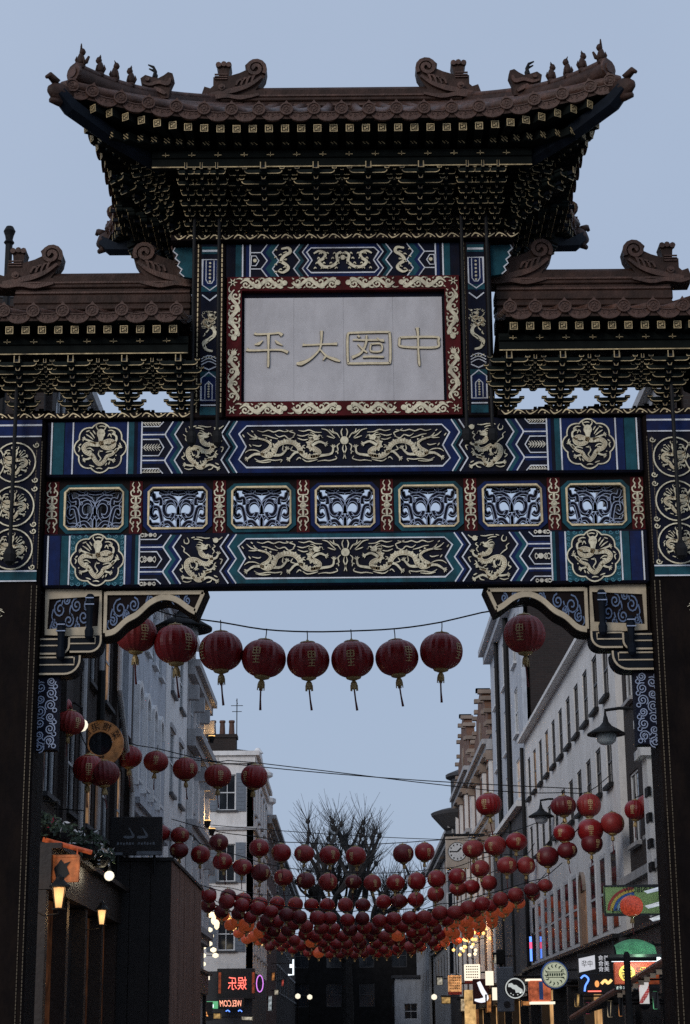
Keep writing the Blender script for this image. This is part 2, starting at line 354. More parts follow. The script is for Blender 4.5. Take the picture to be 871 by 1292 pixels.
def side_dragon(mb, ox=0, oz=0, sc=1.0):
    k = dict(cx=355, cy=378, k=1010 / sc)
    def dg(p): return [(x + ox, z + oz) for x, z in dig(p, **k)]
    body = dg([(350, 270), (345, 310), (380, 345), (450, 360), (465, 395), (430, 435), (370, 430), (310, 395), (250, 385), (200, 410), (190, 470), (225, 535), (275, 575), (310, 620), (360, 620), (382, 570), (410, 535), (470, 520)])
    mb.ribbon(body, [w * sc for w in (.04, .046, .05, .052, .052, .05, .046, .036, .022)], D0, D1, 5); shading(mb, body, [w * sc for w in (.04, .046, .05, .052, .052, .05, .046, .036, .022)]); scale_ridge(mb, body, .045 * sc, D0, D1 - .004)
    h = dg([(385, 245)])[0]; dhead(mb, h[0], h[1], .055 * sc, .35, D0, D1)
    for pts, cl in (([(450, 380), (520, 370), (545, 325)], 1.5), ([(300, 400), (310, 450), (300, 480)], -1.5), ([(400, 535), (450, 510), (485, 490)], .4), ([(285, 590), (230, 600), (165, 590)], 3.1), ([(360, 625), (440, 590), (525, 630)], -.5)):
        q = dg(pts); mb.ribbon(q, [.03 * sc, .024 * sc, .016 * sc], D0, D1, 3); claw(mb, *q[-1], cl, .034 * sc, D0, D1)
    for pts in ([(130, 225), (165, 255), (160, 290), (200, 320), (235, 355)], [(160, 150), (165, 190), (200, 200), (215, 170), (195, 130)], [(240, 135), (280, 125)], [(270, 150), (320, 150), (370, 170)], [(300, 125), (350, 130), (400, 140), (450, 135)], [(480, 145), (520, 165), (560, 150), (590, 125)],
                [(490, 215), (510, 235), (480, 260), (500, 290), (480, 325)], [(140, 440), (150, 480), (120, 500), (150, 530)], [(230, 430), (250, 480), (270, 470)], [(520, 420), (500, 450), (530, 470)], [(560, 380), (590, 390), (570, 440)], [(150, 630), (200, 645), (250, 630)], [(420, 650), (460, 640), (480, 610)], [(330, 540), (340, 575)], [(500, 570), (540, 590)], [(390, 480), (420, 490)]):
        squig(mb, dg(pts), .012 * sc, D0, D1 - .003)
    mb.disc(*dg([(515, 165)])[0], .030 * sc, D0, D1, 10)
def medal_dragon(mb, ox=0, oz=0, sc=1.0):
    k = dict(cx=320, cy=345, k=996 / sc)
    def dg(p): return [(x + ox, z + oz) for x, z in dig(p, **k)]
    body = dg([(330, 200), (325, 260), (345, 325), (400, 350), (455, 335), (468, 290), (420, 268), (365, 285), (290, 308), (190, 300), (140, 340), (165, 395), (235, 435), (275, 500), (320, 535), (370, 500), (400, 445), (455, 420), (505, 360)])
    mb.ribbon(body, [w * sc for w in (.05, .05, .05, .052, .052, .05, .048, .046, .04, .024)], D0, D1, 5); shading(mb, body, [w * sc for w in (.05, .05, .05, .052, .052, .05, .048, .046, .04, .024)])
    c = dg([(325, 185)])[0]
    mb.disc(c[0], c[1], .046 * sc, D0, D1 + .006, 12, .056 * sc)
    for dx in (-.02, .02): mb.disc(c[0] + dx * sc, c[1] + .012 * sc, .010 * sc, D1 + .006, D1 + .012, 7)
    mb.poly([(c[0] - .03 * sc, c[1] - .045 * sc), (c[0] + .03 * sc, c[1] - .045 * sc), (c[0] + .02 * sc, c[1] - .085 * sc), (c[0] - .02 * sc, c[1] - .085 * sc)], D0, D1 + .008)
    for sx in (-1, 1):
        mb.ribbon([(c[0] + sx * .03 * sc, c[1] + .04 * sc), (c[0] + sx * .055 * sc, c[1] + .08 * sc), (c[0] + sx * .045 * sc, c[1] + .10 * sc)], [.014 * sc, .010 * sc, .004 * sc], D0, D1, 3)
    for pts, cl in (([(270, 300), (210, 270), (150, 245)], 2.9), ([(440, 300), (490, 270), (495, 220), (470, 195)], 2.2), ([(480, 400), (530, 345)], 1.0), ([(240, 445), (200, 470), (160, 480)], 3.6), ([(390, 470), (420, 480), (460, 490)], -.2)):
        q = dg(pts); mb.ribbon(q, [.026 * sc, .018 * sc], D0, D1, 3); claw(mb, *q[-1], cl, .034 * sc, D0, D1)
    for pts in ([(160, 190), (200, 215), (240, 250)], [(200, 160), (230, 195), (255, 235)], [(235, 145), (265, 190)], [(400, 150), (440, 145), (480, 165)], [(400, 215), (420, 185), (440, 225)], [(300, 100), (335, 95), (370, 105)], [(75, 330), (95, 350), (85, 390)], [(110, 300), (85, 320)], [(160, 160), (200, 145)],
                [(170, 355), (210, 350), (250, 380)], [(190, 380), (230, 385)], [(320, 370), (300, 420), (330, 470), (310, 500)], [(300, 385), (350, 385)], [(385, 290), (410, 300), (440, 295)], [(280, 585), (320, 580), (350, 590)], [(205, 545), (235, 555), (260, 565)], [(400, 520), (380, 550)], [(430, 505), (415, 540)], [(120, 440), (130, 430)], [(490, 440), (500, 430)], [(385, 400), (430, 385), (470, 385)], [(530, 290), (545, 320)]):
        squig(mb, dg(pts), .013 * sc, D0, D1 - .003)
def lobed(R_, n=64, lobes=8, ph=0): return [(R_ * (.885 + .125 * abs(math.cos(lobes / 2 * (2 * math.pi * k / n) + ph))) * math.cos(2 * math.pi * k / n), R_ * (.885 + .125 * abs(math.cos(lobes / 2 * (2 * math.pi * k / n) + ph))) * math.sin(2 * math.pi * k / n)) for k in range(n)]
def vine(mb, u0, u1, v, amp, w, d0, d1, waves=2, vert=False, flip=1):
    """dragon-like scroll running along a border strip"""
    n = waves * 8; f = (lambda a, b: (b, a)) if vert else (lambda a, b: (a, b))
    L = u1 - u0
    pts = [f(u0 + L * k / n, v + flip * amp * .62 * math.sin(2 * math.pi * waves * k / n)) for k in range(n + 1)]
    mb.ribbon(pts, [w * .3, w, w * 1.15, w * 1.1, w * .8], d0, d1, 3)
    for k in range(waves * 2):
        c = u0 + L * (k + .5) / (waves * 2); sg = flip * (1 if k % 2 == 0 else -1); r = min(amp * .55, L / (waves * 4) * .7)
        cu, cv = f(c, v - sg * amp * .25)
        mb.spiral(cu, cv, r, (0 if sg > 0 else math.pi) + (.5 if vert else 0), 1.1, w * .5, d0, d1 - .002, 10, sg)
        for q in (-.32, .34):
            x = c + q * L / (waves * 2)
            mb.ribbon([f(x, v + sg * amp * .75), f(x + .03, v + sg * amp * .95), f(x + .07, v + sg * amp * .8)], [w * .5, w * .4, w * .1], d0, d1 - .002, 2)
            mb.ribbon([f(x, v - sg * amp * .7), f(x + .02, v - sg * amp * .98)], [w * .45, w * .12], d0, d1 - .002, 2)
    hx, hy = f(u1, v); mb.disc(hx, hy, w * .85, d0, d1 + .003, 9)
    for a in (-.8, -.3, .3, .8):
        e = f(u1 + .055 * math.cos(a), v + .055 * math.sin(a)); mb.ribbon([(hx, hy), e], [w * .4, w * .1], d0, d1, 2)

GILTT = mat('tarnished_gilt', (.15, .115, .07), .55, .1, .4, 14, grime=.9)
# ---------- main pillars
def pillar(s):
    x0, x1 = (3.30, 4.26) if s > 0 else (-4.26, -3.30)
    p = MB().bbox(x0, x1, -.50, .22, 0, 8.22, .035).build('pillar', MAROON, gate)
    MB().bbox(x0 - .12, x1 + .12, -.62, .34, .0, .55, .05).build('plinth', STONE, p)
    cx = (x0 + x1) / 2
    F = fr(-.50, 1, cx, 0)
    MB(F).rect(-.445, .445, 6.36, 8.20, .0, .010).build('painted_panel', NAVY, p)
    b = MB(F); b.rect(-.45, .45, 8.00, 8.19, .01, .016); b.build('painted_band', BLUE, p)
    b = MB(F); b.rect(-.45, .45, 6.36, 6.47, .01, .016); b.build('painted_band', TEAL, p)
    b = MB(F)
    for z, w in ((8.0, .014), (8.13, .02), (6.475, .016), (6.365, .014)): b.rect(-.45, .45, z - w / 2, z + w / 2, .014, .022)
    b.build('painted_line', WHITE_L, p)
    for k, z in enumerate((7.70, 7.20, 6.72)):
        b = MB((V(cx, -.51, z), V(s, 0, 0), UZ, FN))
        b.ring(-.17, 0, .225, .014, D0, D1, 28); b.ring(.17, 0, .225, .014, D0, D1, 28)
        medal_dragon(b, -.17, 0, .70); medal_dragon(b, .17, 0, .70)
        for sx in (-1, 1):
            for sz in (-1, 1): b.spiral(sx * .40, sz * .20, .035, 0, 1.2, .012, D0, D1, 10, sx)
        b.build('dragon_roundel', GOLD, p)
    # beaded gilt lines on the edge next to the opening
    b = MB(); xe = x0 if s > 0 else x1
    for z0, z1, n in ((.6, 6.32, 150), (6.5, 7.95, 44)):
        for k in range(n):
            a = z0 + (z1 - z0) * (k + .12) / n; e = z0 + (z1 - z0) * (k + .88) / n
            for off in (.02, .075): b.box(xe + s * off, xe + s * (off + .008), -.512, -.498, a, e)
    b.build('gilt_beading', GILTT, p)
    b = MB((V(cx + s * .1, -.50, 0), V(s, 0, 0), UZ, FN)); vine(b, -.22, .30, 6.02, .045, .016, .0, .012, 2); b.build('gilt_scroll', GOLD, p)
    return p
for s in (-1, 1): pillar(s)

# ---------- painted beams
def zig(x0, a, v0, v1): h = v1 - v0; return [(x0 + a, v0), (x0, v0 + h * .25), (x0 + a, v0 + h * .5), (x0, v0 + h * .75), (x0 + a, v1)]
def beam(z0, z1, c1, c2, medal_bg, tongue):
    bm = MB().bbox(-3.30, 3.30, -.40, -.13, z0, z1, .02).build('beam', NAVY, gate)
    h = z1 - z0; zc = (z0 + z1) / 2; v0, v1 = z0 + .025, z1 - .025
    lines_all = []
    for s in (-1, 1):
        F = (V(0, -.40, 0), V(-s, 0, 0), UZ, FN)              # drawn for the left half, mirrored for the right
        e = .004
        MB(F).rect(-3.22, -3.10, v0, v1, 0, e).build('painted_band', c1, bm)
        MB(F).rect(-3.09, -3.01, v0, v1, 0, e).build('painted_band', c2, bm)
        MB(F).rect(-2.985, -2.405, v0, v1, 0, e).build('painted_panel', medal_bg, bm)
        MB(F).rect(-2.385, -2.325, v0, v1, 0, e).build('painted_band', c1, bm)
        MB(F).rect(-2.285, -2.245, v0, v1, 0, e).build('painted_band', c2, bm)
        A, B_, B2 = zig(-1.985, .09, v0, v1), zig(-1.93, .09, v0, v1), zig(-1.875, .09, v0, v1)
        MB(F).poly(A + B_[::-1], 0, e).build('painted_chevron', c2, bm)
        MB(F).poly(B_ + B2[::-1], 0, e + .001).build('painted_chevron', c1, bm)
        Ca, Cb, Cc = zig(-1.36, .09, v0, v1), zig(-1.315, .09, v0, v1), zig(-1.275, .09, v0, v1)
        MB(F).poly(Cb + Cc[::-1], 0, e).build('painted_chevron', c1, bm)
        # band round the centre panel
        Pz = [(-1.08, z0 + .13 * h), (-1.165, z0 + .27 * h), (-1.085, zc), (-1.165, z1 - .27 * h), (-1.08, z1 - .13 * h)]
        MB(F).poly(Cc + [(0, v1), (0, z1 - .13 * h)] + Pz[::-1] + [(0, z0 + .13 * h), (0, v0)], 0, e + .002).build('painted_border', c2, bm)
        # tongues between the medallion and the chevrons
        for q in (.27, .73):
            MB(F).rect(-2.235, -1.99, z0 + (q - .055) * h, z0 + (q + .055) * h, 0, e).build('painted_band', c2 if tongue else c1, bm)
        g = MB(F)
        for x, w in ((-3.235, .016), (-3.0, .016), (-2.395, .016), (-2.24, .016)): g.rect(x - w / 2, x + w / 2, v0, v1, .003, .010)
        for z in (A, B2, Ca, Cc): g.line(z, .014, .003, .010)
        for q in (.27, .73): g.line([(-2.235, z0 + q * h), (-1.97, z0 + q * h)], .014, .003, .011)
        for q, hh in ((.5, .145), (-.02, .145), (1.02, .145)):
            t = [(-2.235, zc + (q - .5) * h - hh * h), (-2.05, zc + (q - .5) * h - hh * h), (-1.995, zc + (q - .5) * h), (-2.05, zc + (q - .5) * h + hh * h), (-2.235, zc + (q - .5) * h + hh * h)]
            if q < 0: t = [(-2.0, v0), (-2.05, t[3][1]), (-2.235, t[4][1])]
            if q > 1: t = [(-2.235, t[0][1]), (-2.05, t[1][1]), (-2.0, v1)]
            g.line(t, .011, .003, .010)
        # centre panel outline: this half
        g.line([(0, z1 - .13 * h)] + Pz[::-1] + [(0, z0 + .13 * h)], .014, .004, .012)
        g.build('painted_line', WHITE_L, bm)
        g = MB(F)
        if tongue:
            for q in (.5, 0.06, .94):
                for k in range(6):
                    for sg in ((1, -1) if q == .5 else ((1,) if q < .5 else (-1,))):
                        x = -2.22 + k * .03; g.ribbon([(x, zc + (q - .5) * h), (x + .035, zc + (q - .5) * h + sg * .04)], [.012, .004], D0, D1 - .004, 2)
                g.line([(-2.23, zc + (q - .5) * h), (-2.03, zc + (q - .5) * h)], .012, D0, D1 - .004)
        else:
            for q in (.5, .045, .955):
                g.disc(-2.12, zc + (q - .5) * h, .032 if q == .5 else .022, D0, D1, 10)
                for dx in (-.06, -.09, .05):
                    for sg in (-1, 1): g.ribbon([(-2.12 + dx * .5, zc + (q - .5) * h), (-2.12 + dx, zc + (q - .5) * h + sg * (.032 if q == .5 else .018)), (-2.12 + dx * 1.25, zc + (q - .5) * h)], [.008, .012, .006], D0, D1 - .004, 2)
        g.build('gilt_ornament', CREAM, bm)
        # medallion
        MB((V(0, -.40, 0), V(-s, 0, 0), UZ, FN)).poly([(x - 2.695, z + zc) for x, z in lobed(.285)], .004, .007).build('medallion_ground', NAVY, bm)
        g = MB((V(s * 2.695, -.405, zc), V(-s, 0, 0), UZ, FN))
        g.line(lobed(.285), .014, .002, .012, True); medal_dragon(g); g.build('dragon_medallion', GOLD, bm)
        if not tongue:
            g = MB((V(s * 2.695, -.40, zc), V(-s, 0, 0), UZ, FN))
            for ix in range(-4, 5):
                for iz in range(-4, 5):
                    if math.hypot(ix * .066, iz * .066) > .29: g.spiral(ix * .066, iz * .066, .026, ix, 1.1, .009, .003, .007, 9)
            g.build('cloud_ornament', mat_teal_light, bm)
        # side dragon and long dragon
        g = MB((V(s * 1.565, -.40, zc), V(-s, 0, 0), UZ, FN)); side_dragon(g, 0, 0, .98); g.build('side_dragon', GOLD, bm)
        g = MB((V(0, -.40, zc), V(-s, 0, 0), UZ, FN)); long_dragon(g); g.build('long_dragon', GOLD, bm)
    g = MB((V(0, -.40, zc), V(1, 0, 0), UZ, FN)); pearl(g); g.build('flaming_pearl', GOLD, bm)
    return bm
mat_teal_light = mat('light_teal_paint', (.05, .20, .26), .5, 0, .2, 5)
lower_beam = beam(6.32, 6.92, BLUE, TEAL, TEAL, False)
upper_beam = beam(7.57, 8.22, TEAL, BLUE, BLUE, True)
lower_beam.name = 'lower_beam'; upper_beam.name = 'upper_beam'

# ---------- frieze with pierced panels
fz = MB()
LX = [(-2.76 + .92 * k) for k in range(7)]
za, zb = 6.99, 7.46
edges = [-3.30] + sum([[x - .325, x + .325] for x in LX], []) + [3.30]
for k in range(0, len(edges), 2): fz.box(edges[k], edges[k + 1], -.30, -.16, 6.921, 7.569)
for x in LX:
    fz.box(x - .325, x + .325, -.30, -.16, 6.921, za); fz.box(x - .325, x + .325, -.30, -.16, zb, 7.569)
frieze = fz.build('frieze', BLACKR, gate)
def chamf(w, h, c): return [(-w + c, -h), (w - c, -h), (w, -h + c), (w, h - c), (w - c, h), (-w + c, h), (-w, h - c), (-w, -h + c)]
def lattice_meshes():
    a = MB(fr(0)); o = MB(fr(0))
    w, h = .325, .235
    def both(pts, wd, thin=True):
        for sx in (-1, 1):
            q = [(sx * x, y) for x, y in pts]; a.ribbon(q, wd, -.06, .0, 4)
            if thin:
                qq = catmull(q, 4)
                for sg in (-1, 1):
                    ln = []
                    for i in range(len(qq)):
                        p0, p1 = qq[max(i - 1, 0)], qq[min(i + 1, len(qq) - 1)]; tx, ty = p1[0] - p0[0], p1[1] - p0[1]; L = math.hypot(tx, ty) or 1
                        ww = (wd if not isinstance(wd, list) else wd[1]) * .40
                        ln.append((qq[i][0] - ty / L * ww * sg, qq[i][1] + tx / L * ww * sg))
                    o.ribbon(ln, .008, .0, .006, 1)
    both([(.0, -.04), (.005, .03), (.045, .09), (.10, .10), (.15, .06), (.155, -.01), (.125, -.06), (.075, -.06)], .052)
    both([(.09, -.10), (.06, -.06), (.055, -.03)], .050)
    both([(.01, .06), (.05, .13), (.12, .165), (.19, .15)], .046)
    both([(.0, -.22), (.0, -.12), (.03, -.07)], .05)
    both([(.17, -.18), (.19, -.06), (.22, .03), (.28, .03), (.30, -.03), (.27, -.075), (.235, -.05)], .046)
    both([(.19, .07), (.20, .13), (.255, .12), (.28, .19)], .05)
    both([(.05, -.20), (.10, -.14), (.16, -.15), (.20, -.20)], .052)
    both([(.14, -.21), (.22, -.16), (.29, -.16), (.32, -.11)], .045)
    both([(.07, .21), (.0, .20)], .05); both([(.21, .22), (.13, .19), (.09, .22)], .045)
    both([(.32, .10), (.285, .07), (.30, .0)], .04)
    for sx in (-1, 1):
        for x, y in ((.155, .085), (.06, -.215), (.245, -.205), (.30, .20), (.10, .20)): a.disc(sx * x, y, .030, -.06, .004, 10); o.ring(sx * x, y, .018, .007, .004, .008, 10)
    f = MB(fr(0))
    f.line(chamf(w - .005, h - .003, .045), .018, -.03, .022, True)
    b = MB(fr(0)); b.line(chamf(w + .028, h + .018, .055), .045, .0, .012, True)
    return a, o, f, b
la, lo, lf, lb = lattice_meshes()
m_la, m_lo, m_lf = la.mesh('lattice_panel', NAVY), lo.mesh('lattice_outline', SILV), lf.mesh('panel_frame', GILT)
m_lb = [lb.mesh('panel_border', BLUE), lb.mesh('panel_border', TEAL)]
def cart_mesh():
    g = MB(fr(0))
    g.disc(0, 0, .035, D0, D1, 12); g.ring(0, 0, .022, .008, D1, D1 + .006, 10)
    g.line([(-.055, 0), (.055, 0)], .012, D0, D1)
    for sz in (-1, 1):
        g.line([(0, 0), (0, sz * .13)], .022, D0, D1)
        for sx in (-1, 1):
            g.ribbon([(0, sz * .04), (sx * .04, sz * .05), (sx * .05, sz * .09), (sx * .02, sz * .105)], .013, D0, D1, 4)
            g.ribbon([(0, sz * .12), (sx * .045, sz * .13), (sx * .055, sz * .175), (sx * .025, sz * .19), (sx * .02, sz * .165)], .013, D0, D1, 4)
            g.ribbon([(sx * .04, sz * .19), (sx * .022, sz * .22), (sx * .04, sz * .25), (sx * .025, sz * .285)], [.013, .013, .006], D0, D1, 4)
    return g.mesh('gilt_scroll', GOLD)
m_cart = cart_mesh(); m_cbg = MB(fr(0)).rect(-.07, .07, -.30, .30, 0, .006).mesh('red_post', REDP)
for k, x in enumerate(LX):
    zc = (za + zb) / 2
    L = link('lattice_panel', m_la, frieze, (x, -.23, zc)); link('lattice_outline', m_lo, L); 
    link('panel_frame', m_lf, L, (0, -.075, 0)); link('panel_border', m_lb[(k + 1) % 2 if k else 1], L, (0, -.071, 0))
for k in range(8):
    x = -3.22 + .92 * k
    L = link('red_post', m_cbg, frieze, (x, -.302, 7.24)); link('gilt_scroll', m_cart, L)

# ---------- gilt cornice strips over the beams
def cornice(x0, x1, y, z, h, parent):
    c = MB().box(x0, x1, y, .25, z, z + h).build('cornice', BLACKR, parent)
    g = MB((V(0, y, z + h / 2), V(1, 0, 0), UZ, FN)); x = x0 + .04
    i = 0
    while x < x1 - .05:
        sg = 1 if i % 2 else -1
        g.ribbon([(x, -sg * h * .3), (x + .04, sg * h * .35), (x + .09, sg * h * .1), (x + .13, -sg * h * .35)], [.006, .016, .012, .004], .0, .012, 3)
        g.disc(x + .075, -sg * h * .2, .010, 0, .012, 7); x += .135; i += 1
    g.build('gilt_scroll', GILT, c)
    return c
cornice(-4.30, -1.70, -.46, 8.222, .065, gate); cornice(1.70, 4.30, -.46, 8.222, .065, gate)
cornice(-1.95, 1.95, -.47, 10.345, .065, gate)

# ---------- name plaque
plq = MB().bbox(-1.315, 1.315, -.36, .20, 8.235, 9.905, .01).build('plaque', NAVY, gate)
zP0, zP1 = 8.24, 9.90
g = MB(fr(-.36)); w = .165
for a in ((-1.31, 1.31, zP0, zP0 + w), (-1.31, 1.31, zP1 - w, zP1), (-1.31, -1.31 + w, zP0 + w, zP1 - w), (1.31 - w, 1.31, zP0 + w, zP1 - w)): g.rect(*a, 0, .085)
pf = g.build('plaque_frame', REDP, plq)
g = MB(fr(-.445))
for z in (zP0 + w / 2, zP1 - w / 2):
    for s in (-1, 1):
        g.fr = (V(0, -.445, 0), V(s, 0, 0), UZ, FN); g.flip = s < 0
        vine(g, 1.16, .66, z, .064, .037, .0, .014, 2, False, 1); vine(g, .58, .06, z, .064, .037, .0, .014, 2, False, -1)
for s in (-1, 1):
    g.fr = (V(0, -.445, 0), V(s, 0, 0), UZ, FN); g.flip = s < 0
    vine(g, zP0 + .16, zP0 + .74, -1.31 + w / 2, .064, .037, .0, .014, 2, True, 1); vine(g, zP1 - .16, zP1 - .74, -1.31 + w / 2, .064, .037, .0, .014, 2, True, -1)
    for x, z in ((-1.245, zP0 + .07), (-1.245, zP1 - .07)):
        for k in range(6): g.ribbon([(x, z), (x + .05 * math.cos(k * 1.05), z + .05 * math.sin(k * 1.05))], [.02, .006], 0, .014, 2)
g.build('gilt_dragon_scroll', GOLD, pf)
# four stone slabs, dark joint between them
for k in range(4):
    x0 = -1.115 + k * .5575
    MB().bbox(x0 + .0006, x0 + .5569, -.385, -.355, 8.43, 9.665, .0012).build('stone_slab', STONE, plq)
# the four characters, as gilt strokes (positions read off the plaque, metres)
GS = mat('gilt_character', (.70, .58, .38), .35, .35, .2, 20)
DKG = mat('dark_character_line', (.05, .04, .03), .6)  # dark rim round the gilt strokes
def strokes(lst, cx, cz, k, x0, y0):
    g = MB(fr(-.385)); e = MB(fr(-.385))
    for i_, (pts, w) in enumerate(lst):
        q = [(cx + (x - x0) / k, cz - (y - y0) / k) for x, y in pts]
        ww = [v / k for v in w] if isinstance(w, list) else w / k
        g.ribbon(q, ww, 0, .020 + .0013 * i_, 5)
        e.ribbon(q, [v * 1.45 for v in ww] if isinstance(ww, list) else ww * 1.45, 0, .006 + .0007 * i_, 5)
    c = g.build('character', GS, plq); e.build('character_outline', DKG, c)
KK = 3.226 * 112.0
cw = lambda px: (300 + px / 3.226 - 434.5) / 112.5
def zz(py): return 9.045 - (py - 115) / KK
def ch(lst, x0):
    strokes(lst, cw(x0), zz(115), KK, x0, 115)
ch([([(72, 46), (85, 51), (150, 48), (170, 46), (184, 56)], [11, 8, 7, 9, 14]), ([(72, 95), (88, 92), (105, 78)], [3, 12, 3]), ([(155, 78), (165, 88), (185, 100)], [3, 11, 3]), ([(40, 116), (60, 121), (150, 119), (185, 121), (207, 131)], [15, 8, 7, 9, 12]), ([(128, 52), (128, 110), (128, 175), (127, 194)], [12, 7, 9, 5])], 128)
ch([([(268, 97), (285, 99), (370, 96), (408, 95)], [13, 7, 7, 12]), ([(345, 38), (343, 85), (335, 120), (300, 158), (262, 178), (243, 178)], [11, 7, 7, 9, 17, 8]), ([(338, 118), (365, 148), (400, 163), (419, 171)], [5, 8, 13, 5]), ([(360, 150), (350, 165)], [8, 5])], 335)
ch([([(462, 48), (540, 46), (612, 46), (622, 54), (624, 110), (622, 172), (612, 180), (540, 180), (460, 180), (452, 172), (450, 110), (452, 56), (462, 48)], 9), ([(472, 78), (520, 80), (598, 80)], 7), ([(528, 60), (525, 95), (505, 135), (468, 155)], [7, 9, 9, 12]), ([(492, 98), (512, 120), (530, 135)], [5, 8, 6]), ([(545, 98), (586, 98), (586, 128), (545, 128), (545, 98)], 7), ([(512, 153), (550, 152), (597, 154)], 8), ([(492, 60), (500, 68)], 8), ([(570, 72), (585, 84), (600, 86)], 6)], 537)
ch([([(664, 70), (740, 68), (816, 70), (820, 85), (815, 112), (740, 114), (668, 108), (662, 90), (664, 70)], 9), ([(735, 28), (738, 60), (738, 130), (740, 175), (742, 194)], [13, 8, 7, 10, 5])], 741)

# ---------- upper posts, top beam, scalloped side plates
for s in (-1, 1):
    a, b = sorted((s * 1.335, s * 1.68))
    po = MB().bbox(a, b, -.40, .30, 8.225, 10.34, .02).build('upper_post', BLACKR, gate); cx = (a + b) / 2
    F = (V(cx, -.40, 0), V(-s, 0, 0), UZ, FN)
    MB(F).rect(-.10, .10, 8.26, 10.32, 0, .006).build('painted_panel', NAVY, po)
    for z0, z1 in ((10.20, 10.29), (9.74, 9.80), (8.72, 8.78), (8.27, 8.36)): MB(F).rect(-.095, .095, z0, z1, .005, .010).build('painted_band', TEAL, po)
    MB(F).poly([(-.085, 9.80), (0, 9.72), (.085, 9.80), (.085, 10.12), (-.085, 10.12)], .005, .009).build('painted_tongue', BLUE, po); MB(F).poly([(-.085, 8.70), (0, 8.76), (.085, 8.70), (.085, 8.42), (-.085, 8.42)], .005, .009).build('painted_tongue', BLUE, po)
    g = MB(F)
    g.line([(-.085, 10.13), (-.085, 9.82), (0, 9.755), (.085, 9.82), (.085, 10.13)], .012, .006, .014, True); g.line([(-.085, 9.70), (0, 9.63), (.085, 9.70)], .014, .006, .014)
    g.line([(-.085, 8.44), (-.085, 8.70), (0, 8.77), (.085, 8.70), (.085, 8.44)], .012, .006, .014, True)
    for q in range(3): g.ribbon([(-.085, 8.86 + q * .035), (0, 8.90 + q * .035), (.085, 8.86 + q * .035)], .010, .006, .014, 4)
    g.rect(-.09, .09, 10.225, 10.25, .008, .014); g.rect(-.09, .09, 8.375, 8.39, .006, .014); g.line([(-.085, 8.84), (0, 8.80), (.085, 8.84)], .014, .006, .014)
    g.line([(-.045, 10.12), (-.045, 9.88), (-.02, 9.84), (.02, 9.84), (.045, 9.88), (.045, 10.12)], .010, .006, .014); g.line([(-.04, 8.45), (-.04, 8.62), (0, 8.66), (.04, 8.62), (.04, 8.45)], .010, .006, .014)
    g.build('painted_line', WHITE_L, po)
    g = MB((V(cx, -.40, 9.24), V(-s, 0, 0), UZ, FN)); side_dragon(g, .0, .16, .40); 
    g.ribbon([(-.06, .10), (.04, .05), (.06, -.02), (.0, -.08), (-.06, -.12), (-.03, -.20), (.04, -.22)], [.02, .038, .042, .036, .02], D0, D1, 5)
    for q in range(9): squig(g, [(-.07 + .03 * (q % 3), -.18 + .045 * q), (-.05 + .03 * (q % 3), -.16 + .045 * q), (-.055 + .05 * (q % 3), -.14 + .045 * q)], .012, D0, D1)
    for q in range(5): g.disc(-.06 + .03 * q, -.29 - .012 * (q % 2), .009, D0, D1, 7)
    for q in range(6): g.disc(.0, .62 + .045 * q, .014, D0, D1, 7); g.disc(0, -.76 + .03 * q, .012, D0, D1, 7)
    g.build('gilt_ornament', GOLD, po)
    g = MB()
    for off in (-.135, .135):
        for k in range(34): g.box(cx + off - .006, cx + off + .006, -.408, -.396, 8.30 + k * .06, 8.345 + k * .06)
    g.build('gilt_beading', GILT, po)
    # hanging rods in front of the posts and the pillars
    for off in (-.165, .115): MB().tube([(cx + off, -.62, 10.62), (cx + off, -.62, 7.95)], .020, 8).lathe([(.012, -.14), (.045, -.10), (.060, -.03), (.05, .03), (.022, .06)], (cx + off, -.62, 7.97), 10).build('hanging_rod', IRON, gate)
    MB().tube([(s * 3.60, -.66, 8.60), (s * 3.60, -.66, 6.55)], .022, 8).lathe([(.02, -.12), (.06, -.08), (.075, 0), (.05, .06), (.022, .10)], (s * 3.60, -.66, 6.62), 10).build('hanging_rod', IRON, gate)
    # scalloped plate outside the post
    pts = [(1.69, 9.95)] + [(1.69 + .24 * (.55 + .45 * (k / 8)) + (.025 if k % 2 else -.012), 9.97 + k * .045) for k in range(9)] + [(1.69, 10.33)]
    sp = MB((V(0, -.30, 0), V(s, 0, 0), UZ, FN)).poly(pts, -.06, .0).build('scalloped_plate', TEAL, po)
    MB((V(0, -.30, 0), V(s, 0, 0), UZ, FN)).line(pts[1:-1], .012, .0, .006).build('painted_line', WHITE_L, sp)
tb = MB().bbox(-1.335, 1.335, -.37, .25, 9.91, 10.34, .01).build('top_beam', NAVY, gate)
z0, z1 = 9.925, 10.325; zc = (z0 + z1) / 2; h = z1 - z0
